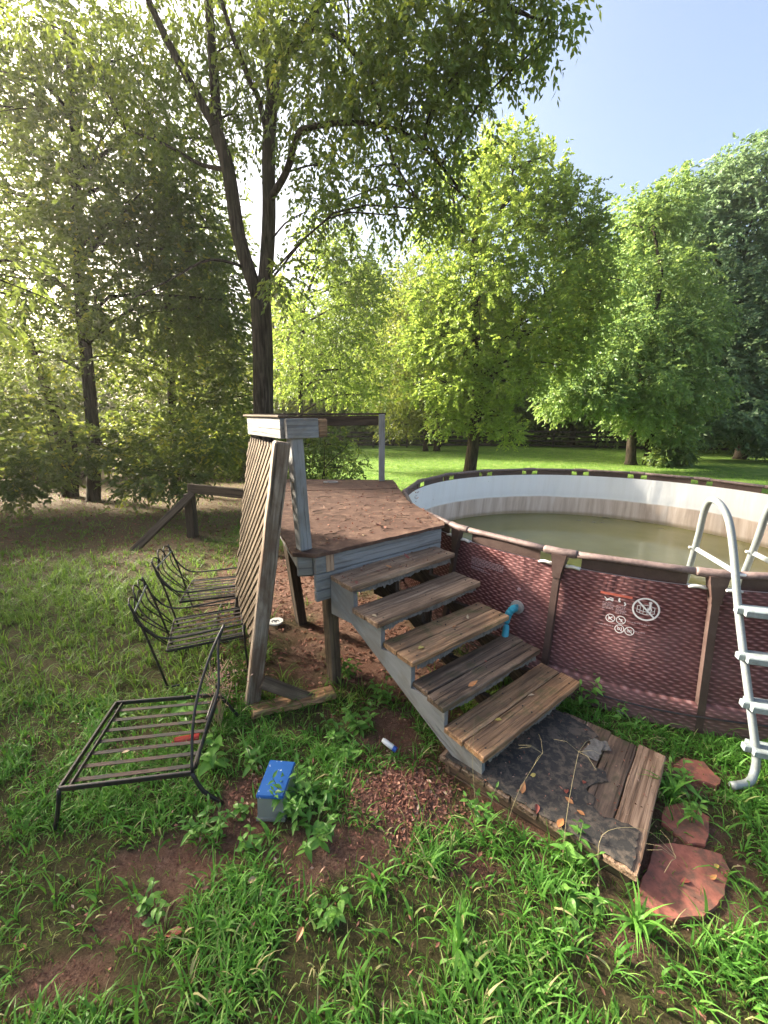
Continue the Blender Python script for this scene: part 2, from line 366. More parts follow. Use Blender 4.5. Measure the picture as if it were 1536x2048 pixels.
def gz(x, y):
    x = np.asarray(x, float); y = np.asarray(y, float)
    near = .035 * (vnoise(x, y, .55, 1) - .62) + .014 * (vnoise(x, y, .13, 2) - .5)
    pile = .035 * np.exp(-ell(x, y, (.12, 1.83, .3, .28)))
    d = np.hypot(x - POOL[0], y - POOL[1]); flat = sm(2.7, 3.1, d)
    far = .25 * (vnoise(x, y, 7, 3) - .5) * sm(9, 16, y)
    return (near + pile) * flat + far - .012
BARE = [(.10, 1.84, .30, .30), (-.98, 1.46, .33, .13), (-.72, 1.62, .24, .15), (-.22, 1.50, .36, .13), (-1.22, 1.06, .18, .08), (-1.05, 1.24, .22, .08), (-.40, 1.35, .14, .04),
        (.45, 1.46, .16, .07), (1.0, 1.16, .14, .05), (-.8, 1.86, .12, .16), (.08, 2.3, .22, .3), (-.25, 3.6, .75, .95), (.2, 2.9, .4, .6), (-1.2, 4.8, 1.0, 1.1), (1.4, 1.45, .34, .22), (1.6, 1.68, .2, .16), (1.9, 1.96, .18, .12), (1.05, 1.9, .62, .5)]
def bare(x, y):
    b = np.zeros_like(np.asarray(x, float))
    for e in BARE: b = np.maximum(b, 1 - sm(.5, 1.35, np.sqrt(ell(x, y, e)) + .9 * (vnoise(x, y, .12, 5) - .5)))
    return b
def lawnmask(x, y):
    edge = 5.6 + 1.2 * (vnoise(x, y, 1.5, 6) - .5)
    k = sm(edge, edge + 1.5, y) * sm(-3.2, -1.6, x - .10 * (y - 8) + .9 * (vnoise(x, y, 1.2, 7) - .5) + .28 * np.maximum(y - 8, 0))
    return k
def leftbrown(x, y): return sm(4.6, 6.4, y + .8 * (vnoise(x, y, .9, 8) - .5)) * (1 - lawnmask(x, y))
def axis(a, b, d0, near0, near1, grow):
    L = [near0]; s = d0
    while L[-1] < near1: L.append(L[-1] + d0)
    while L[-1] < b: s *= grow; L.append(L[-1] + s)
    K = []; s = d0; q = near0
    while q > a: s *= grow; q -= s; K.append(q)
    return np.array(K[::-1] + L)
gx = axis(-160, 160, .05, -2.6, 2.6, 1.09); gy = axis(-30, 260, .05, .6, 3.2, 1.06)
X, Y = np.meshgrid(gx, gy); Z = gz(X, Y)
nx, ny = len(gx), len(gy)
I = np.arange((nx) * (ny)).reshape(ny, nx)
F = np.stack([I[:-1, :-1], I[:-1, 1:], I[1:, 1:], I[1:, :-1]], -1).reshape(-1, 4)
me = bpy.data.meshes.new('ground'); me.from_pydata(np.stack([X, Y, Z], -1).reshape(-1, 3), [], F)
def fattr(me, name, arr, dom='POINT'):
    a = me.attributes.new(name, 'FLOAT', dom); a.data.foreach_set('value', np.ascontiguousarray(arr, np.float32).ravel())
fattr(me, 'lawn', lawnmask(X, Y)); fattr(me, 'moss', np.clip((1 - bare(X, Y)) * .75 * (1 - .30 * leftbrown(X, Y)), 0, 1))
g = obj('ground', me, M['ground'], smooth=True); g['kind'] = 'structure'

# ------------------------------------------------------------------ grass (uncountable)
def blade_object(name, label, x, y, mat, L, Wd, lean, segs, tint, cat='grass', z0=None, az=None):
    n = len(x); z = gz(x, y) - .004 if z0 is None else z0
    az = RNG.uniform(0, 2 * np.pi, n) if az is None else az
    d = np.stack([np.cos(az), np.sin(az)], 1); side = np.stack([-d[:, 1], d[:, 0]], 1)
    tw = RNG.normal(0, .5, n)
    V = []
    for k in range(segs + 1):
        s = k / segs; ang = lean * s ** 1.1
        # arc: integrate direction from upright to leaning over
        h = L * s * (1 - .30 * (lean * s) ** 2 / 2.0); o = L * s * np.sin(np.minimum(ang, 1.4)) * .85
        px_ = x + d[:, 0] * o; py_ = y + d[:, 1] * o; pz = z + np.maximum(h, 0.0) * np.clip(np.cos(ang * .75), .05, 1)
        w = Wd * (1 - s ** 1.6) * (.65 + .5 * min(1, s * 4)) * .5
        if k == segs: V.append(np.stack([px_, py_, pz], 1)[:, None, :])
        else:
            c, s_ = np.cos(tw * s), np.sin(tw * s)
            ox, oy, oz = side[:, 0] * w * c, side[:, 1] * w * c, w * s_
            V.append(np.stack([np.stack([px_ - ox, py_ - oy, pz - oz], 1), np.stack([px_ + ox, py_ + oy, pz + oz], 1)], 1))
    A = np.concatenate(V, 1); m = A.shape[1]; base = (np.arange(n) * m)[:, None]
    quads = np.concatenate([base + np.array([[2 * k, 2 * k + 1, 2 * k + 3, 2 * k + 2]]) for k in range(segs - 1)], 0) if segs > 1 else np.zeros((0, 4), int)
    tris = base + np.array([[2 * segs - 2, 2 * segs - 1, 2 * segs]])
    me = bpy.data.meshes.new(name); faces = quads.tolist() + tris.tolist(); me.from_pydata(A.reshape(-1, 3), [], faces)
    tt = np.concatenate([np.tile(tint, max(segs - 1, 0)), tint]); fattr(me, 'tint', np.clip(tt, 0, 1), 'FACE')
    o = obj(name, me, mat, kind='stuff'); tag(o, label, cat); return o
def scatter(n, x0, x1, y0, y1, keep):
    x = RNG.uniform(x0, x1, n); y = RNG.uniform(y0, y1, n); k = RNG.uniform(0, 1, n) < keep(x, y); return x[k], y[k]
def notpool(x, y): return (np.hypot(x - POOL[0], y - POOL[1]) > 2.86)
PLAT = [(.33, 1.98), (1.12, 1.33), (1.69, 1.97), (1.25, 2.40)]
def inpoly(x, y, P):
    r = np.ones_like(x, bool)
    for (ax, ay), (bx, by) in zip(P, P[1:] + P[:1]): r &= ((bx - ax) * (y - ay) - (by - ay) * (x - ax)) > 0
    return r
def tufts(n, x0, x1, y0, y1, keep, per, spread):
    tx, ty = scatter(n, x0, x1, y0, y1, keep); m = RNG.integers(per[0], per[1], len(tx))
    k = np.repeat(np.arange(len(tx)), m); az = RNG.uniform(0, 2 * np.pi, len(k)); r = np.abs(RNG.normal(0, spread, len(k)))
    return tx[k] + np.cos(az) * r, ty[k] + np.sin(az) * r, az + RNG.normal(0, .5, len(k)), k, len(tx)
WEEDY = [(-.45, 1.66, .16, .14), (-.14, 2.36, .15, .12), (-.30, 2.22, .14, .1), (1.5, 2.56, .14, .12), (.0, 2.62, .12, .1)]
def weedy(x, y):
    b = np.zeros_like(np.asarray(x, float))
    for e in WEEDY: b = np.maximum(b, 1 - sm(.6, 1.2, np.sqrt(ell(x, y, e))))
    return b
def keep_near(x, y):
    k = (1 - bare(x, y)) * (1 - .85 * weedy(x, y)) * (.17 + .83 * sm(.36, .58, vnoise(x, y, .22, 9)))
    return np.where(notpool(x, y) & ~inpoly(x, y, PLAT) , k, 0)
x, y, az, kk, nt = tufts(12500, -3.0, 2.6, .55, 2.6, keep_near, (4, 9), .024)
tl = RNG.normal(1, .25, nt)[kk]; L = np.clip(RNG.normal(.072, .03, len(x)) * tl, .02, .2)
blade_object('grass', 'lush green crabgrass covering the near ground around the steps', x, y, M['grass'], L, RNG.uniform(.003, .0095, len(x)) + .006 * (RNG.uniform(0, 1, len(x)) > .85), RNG.uniform(.6, 2.0, len(x)), 4,
             np.clip(RNG.normal(.47, .24, len(x)) + .32 * (vnoise(x, y, .5, 12) - .5) + RNG.normal(0, .1, nt)[kk], 0, 1), az=az)
def keep_low(x, y): return np.where(notpool(x, y) & ~inpoly(x, y, PLAT), (1 - .80 * bare(x, y)) * .9, 0)
x, y = scatter(32000, -3.0, 2.8, .5, 2.8, keep_low)
blade_object('short_grass', 'short thin grass stubble between the bare soil patches', x, y, M['grass_olive'], np.clip(RNG.normal(.045, .02, len(x)), .015, .1), RNG.uniform(.003, .006, len(x)), RNG.uniform(.3, 1.6, len(x)), 2, np.clip(RNG.normal(.45, .25, len(x)), 0, 1))
def keep_mid(x, y):
    k = (1 - bare(x, y)) * (.55 + .45 * sm(.25, .6, vnoise(x, y, .5, 9))) * (1 - .78 * leftbrown(x, y))
    k = np.where((lawnmask(x, y) > .5), 0, k)
    ins = (x > -.9 - .25 * (y - 2.7)) & (x < .6) & (y > 2.7) & (y < 6)
    k = np.where(ins, k * .15, k)
    return np.where(notpool(x, y), k, 0)
x, y, az, kk, nt = tufts(15000, -9.5, 2.8, 2.4, 9.0, keep_mid, (5, 10), .03)
L = np.clip(RNG.normal(.15, .05, len(x)), .04, .3) * np.where(x > 1, .6, 1) * (1 - .5 * sm(5.0, 6.5, y))
blade_object('long_grass', 'long arching shaded grass left of the deck around the metal chairs', x, y, M['grass_olive'], L, RNG.uniform(.006, .011, len(x)), RNG.uniform(.6, 1.7, len(x)), 3,
             np.clip(RNG.normal(.46, .17, len(x)) + RNG.normal(0, .1, nt)[kk], 0, .9), az=az)
def keep_far(x, y): return np.where(notpool(x, y), np.where(lawnmask(x, y) > .3, .9, .25), 0) * np.exp(-np.maximum(y - 8, 0) / 9)
x, y = scatter(120000, -14, 14, 5.2, 26, keep_far)
blade_object('lawn_grass', 'mown bright green lawn grass behind the pool', x, y, M['lawn_blade'], RNG.uniform(.03, .075, len(x)) * (1 + .03 * y), .008 + .0012 * y, RNG.uniform(.2, 1.2, len(x)), 1, np.clip(RNG.normal(.5, .25, len(x)), 0, 1))

# ------------------------------------------------------------------ leaves as small folded faces
def leaf_cloud(name, mat, parent, P, D, L, Wd, tint, up=None):
    """P base points, D directions; one folded four-sided leaf each"""
    n = len(P); D = D / np.linalg.norm(D, axis=1, keepdims=True)
    up = RNG.normal(0, 1, (n, 3)) + np.array([0, 0, .8]) if up is None else up
    S = np.cross(D, up); S /= np.linalg.norm(S, axis=1, keepdims=True) + 1e-9; N = np.cross(S, D)
    L = np.broadcast_to(L, n)[:, None]; Wd = np.broadcast_to(Wd, n)[:, None]
    mid = P + D * L * .42 - N * L * .05
    A = np.stack([P, mid + S * Wd * .5 + N * Wd * .16, P + D * L - N * L * .10, mid - S * Wd * .5 + N * Wd * .16], 1)
    me = bpy.data.meshes.new(name); me.from_pydata(A.reshape(-1, 3), [], (np.arange(n) * 4)[:, None] + np.array([[0, 1, 2, 3]]))
    fattr(me, 'tint', np.clip(tint, 0, 1), 'FACE'); return obj(name, me, mat, parent)
def spray_points(blobs, per_unit, leaves_per, twig, droop=.5, shell=.45, depth=1.0, spread=.8, seed=0, cluster=.0):
    B = np.array(blobs, float); cnt = np.maximum(1, (B[:, 5] * per_unit).astype(int)); b = np.repeat(np.arange(len(B)), cnt); n = len(b)
    v = RNG.normal(0, 1, (n, 3)); v /= np.linalg.norm(v, axis=1, keepdims=True); r = RNG.uniform(0, 1, n) ** shell
    sc = np.stack([B[b, 3], np.maximum(B[b, 3], B[b, 4]) * depth, B[b, 4]], 1)
    lump = 1 + .28 * (vnoise(v[:, 0] * 3 + b * 1.7, v[:, 2] * 3 + v[:, 1] * 2, 1.0, 21 + seed) - .5) * 2
    c = B[b, :3] + v * r[:, None] * sc * lump[:, None]
    d = v * .7 + RNG.normal(0, spread, (n, 3)) * .6 + np.array([0, 0, -droop]); d /= np.linalg.norm(d, axis=1, keepdims=True)
    k = np.repeat(np.arange(n), leaves_per); t = np.tile(np.arange(leaves_per) / leaves_per, n) + RNG.uniform(0, .1, n * leaves_per)
    sgn = np.tile(np.where(np.arange(leaves_per) % 2, 1, -1), n)[:, None]
    dd = d[k]; side = np.cross(dd, np.array([0, 0, 1.0])); side /= np.linalg.norm(side, axis=1, keepdims=True) + 1e-6
    P = c[k] + dd * (t * twig)[:, None] + np.array([0, 0, -1.0]) * (t ** 2 * twig * .35)[:, None]
    LD = dd * .75 + side * sgn * .75 + RNG.normal(0, .28, P.shape) + np.array([0, 0, -droop * .8])
    return P, LD, k, b[k], c, d
TREE_TRI = [0]
def tree(name, label, base, trunks, blobs, leafmat, per_unit, leaves_per, twig, L, Wd, group=None, limbs=(), droop=.5, tint0=.45, tvar=.22, yellow=0.0, branch_r=.05, depth=1.0, barkmat=None, shell=.45, nbranch=1.0):
    root = thing(name, label, 'tree', base, group); bk = barkmat or M['bark']
    mb = MB(); allp = []
    for path, r0, r1 in trunks:
        P = catmull(path, 4); R = lerp_r(r0, r1, len(P)); R[0] *= 1.25; mb.tube(P, R, 9); allp += P
    tr = mb.obj('trunk', bk, root, smooth=True)
    mb = MB()
    for path, r0, r1 in limbs:
        P = catmull(path, 4); mb.tube(P, lerp_r(r0, r1, len(P)), 7); allp += P
    rr = random.Random(hash(name) % 1000 if False else len(blobs) * 13 + int(abs(base[0]) * 10))
    for q, B in enumerate(blobs):
        if rr.random() > nbranch: continue
        c = Vector(B[:3]); low = [p for p in allp if p.z < c.z - .15 * (c - p).length] or allp
        s = min(low, key=lambda p: (p - c).length + .4 * max(0, p.z - c.z + .5)); m = (s + c) / 2 + Vector((rr.uniform(-.15, .15), rr.uniform(-.15, .15), .12)) * (c - s).length
        P = catmull([s, m, c, c + (c - m).normalized() * B[3] * .5], 3); mb.tube(P, lerp_r(branch_r, branch_r * .25, len(P)), 5)
        for _ in range(3):
            d = Vector((rr.uniform(-1, 1), rr.uniform(-1, 1), rr.uniform(-.6, .9))).normalized(); p0 = P[rr.randrange(3, len(P))]
            mb.tube([p0, p0 + d * B[3] * .5 + Vector((0, 0, .05)), p0 + d * B[3] * .95], [branch_r * .3, branch_r * .2, branch_r * .1], 4, cap=False)
    if mb.v: mb.obj('branch', bk, root, smooth=True)
    P, D, k, b, c, d = spray_points(blobs, per_unit, leaves_per, twig, droop, shell, depth)
    n = len(P); bt = RNG.normal(0, .12, len(blobs))
    tint = tint0 + bt[b] + RNG.normal(0, tvar * .6, n) + RNG.normal(0, tvar * .5, k.max() + 1)[k]
    if yellow: tint = np.where((RNG.uniform(0, 1, k.max() + 1) < yellow)[k], tint + .5, tint)
    leaf_cloud('crown', leafmat, root, P, D, RNG.uniform(.7, 1.25, n) * L, RNG.uniform(.75, 1.2, n) * Wd, tint)
    TREE_TRI[0] += 2 * n
    return root

# measured crowns: x, y, z, half width, half height, weight
MAIN_LIMBS=[
 ( [(-2.18, 7.6, 4.08), (-2.44, 7.6, 5.0), (-2.54, 7.6, 6.01), (-2.69, 7.6, 6.56)] , 0.15 , 0.115 ),
 ( [(-2.69, 7.6, 6.56), (-2.95, 7.5, 7.02), (-3.25, 7.4, 7.57), (-3.46, 7.3, 8.07)] , 0.09 , 0.05 ),
 ( [(-2.66, 7.6, 6.55), (-2.69, 7.7, 7.34), (-2.71, 7.8, 8.36), (-2.77, 7.9, 8.92)] , 0.1 , 0.06 ),
 ( [(-2.13, 7.6, 4.04), (-2.03, 7.62, 4.55), (-1.93, 7.65, 5.39), (-1.88, 7.67, 6.33), (-1.76, 7.7, 7.17)] , 0.16 , 0.11 ),
 ( [(-1.76, 7.7, 7.17), (-1.63, 7.6, 7.41), (-1.17, 7.5, 7.76), (-0.84, 7.4, 8.2)] , 0.11 , 0.07 ),
 ( [(-1.81, 7.7, 7.02), (-1.88, 7.87, 7.78), (-2.01, 8.03, 8.54), (-2.09, 8.2, 9.05)] , 0.07 , 0.04 ),
 ( [(-1.88, 7.7, 6.41), (-1.95, 7.53, 6.89), (-2.05, 7.35, 7.07), (-2.23, 7.17, 7.57), (-2.31, 7.0, 7.93)] , 0.06 , 0.03 ),
 ( [(-1.89, 7.6, 5.59), (-1.56, 7.4, 5.87), (-1.34, 7.2, 6.19), (-1.15, 7.0, 6.22), (-0.47, 6.8, 6.17), (0.23, 6.6, 5.95), (0.78, 6.4, 5.44), (1.11, 6.2, 4.94)] , 0.075 , 0.015 ),
 ( [(-1.15, 7.4, 7.69), (-0.62, 7.18, 7.4), (-0.19, 6.96, 6.78), (-0.04, 6.74, 6.22), (0.17, 6.52, 5.51), (0.58, 6.3, 4.86)] , 0.045 , 0.012 ),
 ( [(-0.92, 7.4, 8.03), (0.24, 6.93, 7.76), (1.18, 6.47, 7.28), (1.89, 6.0, 6.71)] , 0.055 , 0.012 ),
 ( [(-2.54, 7.6, 6.01), (-3.12, 7.93, 6.26), (-3.83, 8.27, 6.73), (-4.68, 8.6, 7.15)] , 0.05 , 0.015 ),
 ( [(-2.3, 7.6, 4.55), (-2.89, 7.4, 4.63), (-3.5, 7.2, 4.27), (-4.08, 7.0, 3.92)] , 0.035 , 0.01 ),
]
MAIN_BLOBS=[(-0.81,7.00,7.38,1.14,0.87,60),(0.09,6.50,6.89,0.97,0.81,60),(0.88,6.50,7.00,0.89,0.65,50),(1.51,6.20,6.92,0.58,0.46,28),(1.97,6.00,6.81,0.34,0.30,14),(1.99,6.00,6.54,0.16,0.21,6),(-0.48,7.00,6.57,0.96,0.79,50),(0.36,6.50,6.24,0.81,0.73,55),(0.94,6.30,6.28,0.59,0.55,30),(1.18,6.30,6.59,0.39,0.39,16),(-0.01,6.60,5.55,0.70,0.58,36),(0.63,6.30,5.56,0.63,0.59,38),(0.90,6.20,5.11,0.43,0.46,24),(0.57,6.20,4.82,0.35,0.35,16),(-0.01,6.40,4.85,0.36,0.28,10),(-1.00,7.40,5.97,0.55,0.65,22),(-1.54,7.60,7.02,0.85,0.85,36),(-2.41,7.80,7.80,1.07,0.88,40),(-3.47,8.00,7.75,1.10,1.00,40),(-1.64,8.00,8.39,1.10,0.60,30),(-4.85,8.50,8.38,1.27,1.06,44),(-4.01,8.20,7.06,0.92,0.82,32),(-6.12,8.80,8.89,1.21,0.77,26),(-0.54,6.50,7.65,1.79,0.49,50),(1.08,6.00,7.18,1.20,0.37,36),(-2.67,7.50,8.52,2.06,0.56,50),(-2.40,8.00,6.93,0.50,0.60,12),(-1.32,7.20,5.20,0.27,0.36,6),(-1.62,6.90,4.18,0.34,0.34,7),(-1.16,7.00,4.49,0.26,0.26,4),(-0.58,7.00,5.31,0.39,0.39,10),]
LA=[(-7.37,10.00,8.33,1.50,1.37,44),(-6.13,10.00,7.62,1.50,1.25,44),(-4.72,10.00,7.07,1.25,1.12,40),(-7.71,10.00,6.71,1.50,1.25,44),(-5.97,9.50,5.92,1.30,1.07,44),(-4.65,9.50,5.55,1.07,0.95,36),(-8.04,10.00,5.13,1.25,1.00,30),(-6.30,9.50,4.58,1.19,0.83,36),(-4.80,9.50,4.38,1.07,0.83,36),(-3.68,9.50,4.58,0.71,0.83,20),(-5.21,9.20,6.16,1.49,0.69,30),(-7.65,10.00,8.92,0.87,0.87,14),(-9.11,10.00,7.63,1.37,2.50,40),]
LB=[(-5.95,10.50,3.48,1.44,0.79,36),(-4.31,10.50,3.71,0.92,0.92,26),(-4.30,10.80,2.53,0.81,0.67,16),(-7.70,10.50,3.48,1.05,0.66,18),(-5.35,10.80,2.53,1.21,0.67,22),(-6.95,11.00,2.28,1.10,0.55,14),(-4.13,11.00,6.31,0.82,0.96,16),(-4.91,11.00,6.95,1.24,1.10,20),(-4.59,11.00,5.43,0.82,0.82,18),]
LC=[(-8.16,9.50,2.48,0.95,0.71,16),(-8.18,9.50,3.98,0.71,0.59,10),(-7.09,8.50,1.42,1.17,0.64,22),(-7.59,8.20,0.82,0.72,0.46,14),(-6.16,9.00,1.37,0.90,0.45,14),(-5.17,9.50,1.57,0.83,0.53,18),(-3.89,9.00,1.59,0.67,0.56,22),(-4.45,8.60,0.86,0.86,0.43,18),(-5.34,8.60,0.75,0.64,0.43,10),(-9.17,9.00,1.93,0.90,1.57,20),]
CT=[(3.76,15.00,9.96,1.31,1.12,36),(4.79,15.00,9.13,1.59,1.31,46),(2.74,15.40,9.32,1.44,1.54,40),(6.01,15.00,8.41,1.40,1.31,44),(3.76,14.50,7.78,1.81,1.45,60),(2.13,15.40,7.68,1.35,1.54,36),(6.66,15.00,7.08,1.22,1.40,44),(5.09,14.30,6.41,1.61,1.25,56),(3.14,14.20,6.09,1.60,1.24,54),(1.78,15.00,6.01,1.22,1.31,38),(6.64,15.00,5.68,1.31,1.22,44),(4.86,14.20,4.88,1.60,1.06,50),(2.85,14.00,4.39,1.57,1.05,46),(1.42,14.60,4.49,1.09,0.91,28),(6.43,15.00,4.38,1.31,0.94,30),(4.37,14.40,3.32,1.62,0.90,36),(2.27,14.20,3.14,1.33,0.89,34),(3.62,14.60,2.15,1.28,0.82,30),(2.20,14.60,1.98,0.82,0.64,12),(4.62,14.80,1.61,0.74,0.55,10),(3.71,15.00,10.64,0.66,0.56,8),(7.17,15.20,7.90,0.57,0.95,10),(1.13,15.00,3.21,0.75,0.84,12),(5.51,15.40,10.17,0.58,0.77,6),]
RA=[(11.13,20.00,10.32,1.62,1.75,34),(12.37,20.00,10.90,1.25,1.75,30),(10.23,19.00,7.83,1.42,1.66,26),(12.18,19.00,7.82,1.90,1.66,40),(10.16,18.00,5.62,1.80,1.35,36),(12.12,18.00,5.23,1.80,1.35,40),(9.00,17.50,4.37,1.53,0.98,28),(10.78,17.50,3.58,1.97,1.09,40),(7.86,17.50,3.38,1.31,0.87,20),(13.33,18.00,3.20,1.57,1.35,30),(7.28,17.50,2.77,0.87,0.76,10),(8.91,17.00,2.95,1.27,0.85,18),(10.75,17.50,2.35,1.31,1.09,22),(12.70,18.00,1.71,1.35,1.01,20),(13.61,18.50,6.11,1.39,1.62,24),]
RB=[(17.16,23.00,12.65,2.15,2.30,40),(18.89,23.00,13.93,2.30,2.01,40),(16.18,22.00,9.62,2.20,2.20,44),(18.47,22.00,10.49,2.47,2.47,50),(17.32,21.00,7.10,2.62,2.10,54),(16.48,20.50,4.29,2.05,1.79,44),(18.83,20.50,4.75,2.30,2.30,54),(17.17,20.00,2.38,2.25,1.37,44),(19.49,20.00,1.90,2.00,1.50,36),(21.36,22.00,8.71,2.47,5.49,60),(16.08,23.50,12.44,1.17,1.47,14),(15.98,20.50,1.66,1.28,1.02,16),]
MA=[(-2.34,18.00,9.00,1.24,1.01,16),(-1.35,18.00,8.28,1.12,1.12,18),(-2.61,18.00,7.18,1.57,1.35,26),(-0.98,18.00,6.61,1.35,1.35,26),(-3.42,17.50,5.55,1.53,1.09,24),(-1.85,18.00,5.06,1.57,1.35,28),(-2.75,18.00,3.65,1.80,1.01,24),(-0.60,18.50,4.52,1.15,1.39,20),(-4.46,18.00,4.06,1.12,1.12,16),(-1.03,18.00,3.02,1.12,0.79,12),(-0.15,18.50,7.70,0.69,1.39,10),]
MBL=[(0.99,26.00,8.89,1.62,1.62,20),(1.94,27.00,10.27,1.69,1.69,18),(0.67,25.00,5.94,1.72,1.56,26),(1.91,26.00,7.23,1.95,1.62,24),(2.58,26.00,4.33,1.95,1.62,26),(0.68,25.00,3.38,1.87,1.25,26),(3.26,26.00,2.52,1.62,0.97,16),(1.04,26.00,1.59,1.62,0.81,14),]

# ------------------------------------------------------------------ trees
tree('multi_stemmed_tree', 'large dark forked tree with drooping leaves right behind the deck', (-2.2, 7.6, 0),
     [([(-2.28, 7.6, -.1), (-2.26, 7.6, 1.0), (-2.24, 7.6, 2.2), (-2.18, 7.6, 3.2), (-2.16, 7.6, 4.06)], .19, .175)],
     [(b[0], b[1], b[2], b[3] * 1.06, b[4] * 1.05, b[5] * (.45 if b[2] < 5.7 and b[0] > -.2 else .8 if b[0] > -.3 else 1.0)) for b in MAIN_BLOBS], M['leaf_near'], 4.2, 9, .30, .100, .047, limbs=[(p, a * .82, b * .9) for p, a, b in MAIN_LIMBS], droop=.42, tint0=.40, yellow=.03, branch_r=.018, nbranch=1.0, shell=.6)
tree('leaning_tree', 'tall slim tree with olive leaves at the far left of the yard', (-7.3, 10, 0),
     [([(-7.5, 10, -.1), (-7.38, 10, .54), (-7.18, 10, 1.91), (-7.0, 10, 4.29), (-6.85, 10, 5.93), (-6.56, 10, 7.62), (-6.32, 10, 9.74)], .17, .08)],
     LA + [(-9.2, 10.5, 9.6, 1.6, 1.2, 40), (-7.0, 10.6, 10.0, 1.6, 1.0, 36), (-9.4, 10.2, 5.5, 1.3, 1.4, 36), (-8.6, 11, 7.0, 1.6, 1.5, 40), (-9.8, 10.6, 3.6, 1.2, 1.0, 26), (-4.2, 9.6, 6.0, 1.1, 1.0, 26), (-4.0, 9.6, 7.6, 1.2, 1.0, 24), (-5.4, 9.8, 9.0, 1.5, 1.0, 30)], M['leaf_left'], 7.2, 10, .32, .115, .062, droop=.25, tint0=.46, yellow=.05, shell=.5, branch_r=.045, group='trees left of the deck')
tree('slender_tree', 'slender tree between the forked tree and the far left tree', (-5.8, 11, 0),
     [([(-5.9, 11, -.1), (-5.81, 11, 1.21), (-5.55, 11, 3.79), (-5.41, 11, 6.31), (-5.17, 11, 7.88), (-4.99, 11, 8.66)], .12, .06)],
     LB + [(-6.3, 11.4, 5.2, 1.2, 1.2, 26), (-4.6, 11.3, 4.6, .9, .9, 20), (-4.0, 10.6, 4.9, .8, .9, 18), (-3.7, 10.6, 3.6, .8, .8, 18), (-3.8, 10.8, 2.6, .8, .6, 16), (-4.2, 10.8, 6.2, .9, .8, 16)], M['leaf_left'], 8.5, 9, .30, .115, .062, droop=.2, tint0=.5, yellow=.05, branch_r=.03, group='trees left of the deck')
tree('clump_tree', 'low clump of three thin stems with yellow backlit leaves', (-8.5, 10.6, 0),
     [([(-8.53, 10.6, -.1), (-8.53, 10.6, 1.51), (-8.69, 10.6, 3.02), (-8.95, 10.6, 4.43)], .14, .07), ([(-8.42, 10.6, -.1), (-8.18, 10.6, 1.25), (-8.29, 10.6, 2.4)], .08, .05), ([(-8.62, 10.55, -.1), (-8.55, 10.6, 1.77), (-8.48, 10.6, 2.77)], .09, .05)],
     LC, M['leaf_left'], 9, 9, .30, .125, .06, droop=.25, tint0=.5, yellow=.14, branch_r=.022, group='trees left of the deck')
tree('lawn_tree', 'full rounded green tree standing alone on the lawn behind the pool', (3.25, 14.8, 0),
     [([(3.2, 14.8, -.1), (3.3, 14.8, 1.25), (3.35, 14.8, 3.02), (3.15, 14.8, 5.16), (2.97, 14.8, 7.17), (3.11, 14.8, 9.18)], .25, .08)],
     [(b[0], b[1], b[2], b[3] * .86, b[4] * .82, b[5]) for b in CT] + [(7.2, 15, 6.3, .9, 1.1, 22), (7.0, 15, 5.0, .9, .9, 18), (6.5, 15, 8.4, .8, .8, 14), (6.3, 15, 3.9, .8, .6, 10), (1.3, 15, 5.0, .8, .8, 12), (1.8, 15, 8.4, .9, .9, 14), (5.4, 15.2, 9.2, .8, .7, 12)], M['leaf_mid'], 9.2, 8, .30, .125, .078, droop=.12, tint0=.42, yellow=.05, branch_r=.045, shell=.36,
     limbs=[([(3.35, 14.8, 3.02), (4.22, 14.8, 4.68), (5.48, 14.8, 6.1), (6.39, 14.8, 7.16)], .10, .03), ([(3.34, 14.8, 3.36), (2.66, 14.8, 4.52), (1.93, 14.8, 5.64)], .09, .03), ([(3.02, 14.8, 7.17), (3.79, 14.8, 8.61), (4.17, 14.8, 9.99)], .07, .03), ([(3.02, 14.8, 7.17), (2.42, 14.8, 8.33), (2.14, 14.8, 9.32)], .07, .03)])
tree('twin_trunk_tree', 'light green tree with two close trunks on the right of the lawn', (11.8, 18.5, 0),
     [([(11.5, 18.5, -.1), (11.38, 18.5, 1.48), (11.43, 18.5, 4.91), (11.65, 18.5, 7.67), (11.5, 18.8, 8.9)], .24, .05), ([(12.19, 18.3, -.1), (12.11, 18.3, 1.49), (12.37, 18.3, 3.64), (12.86, 18.3, 5.88)], .22, .1)],
     [(b[0], b[1], b[2], b[3] * .84, b[4] * .78, b[5]) for b in RA], M['leaf_right'], 14, 9, .45, .17, .095, droop=.4, tint0=.55, branch_r=.05, shell=.34)
tree('broad_tree', 'tall broad blue green tree at the right edge of the lawn', (18.8, 21, 0),
     [([(18.8, 21, -.1), (18.6, 21, 1.39), (17.44, 21, 5.28), (16.9, 21.5, 9.0)], .3, .08)],
     [(b[0] - .5, b[1], b[2], b[3] * .86, b[4] * .80, b[5]) for b in RB] + [(15.2, 22.5, 11.2, 1.3, 1.2, 24), (15.4, 21.5, 7.0, 1.4, 1.2, 24), (15.0, 21, 5.0, 1.2, 1.0, 20)], M['leaf_blue'], 14, 9, .55, .22, .12, droop=.35, tint0=.5, branch_r=.07, shell=.34)
tree('sapling_tree', 'thin airy tree seen above the deck railing', (-3.7, 18, 0),
     [([(-3.85, 18, -.1), (-3.78, 18, .54), (-3.66, 18, 2.82), (-3.49, 18, 4.87), (-3.25, 18, 6.8), (-2.35, 18, 8.64)], .14, .05)],
     MA, M['leaf_mid'], 11, 9, .42, .15, .08, droop=.2, tint0=.42, branch_r=.045,
     limbs=[([(-3.59, 18, 3.03), (-2.74, 18, 3.96), (-1.66, 18, 4.06)], .07, .03)])
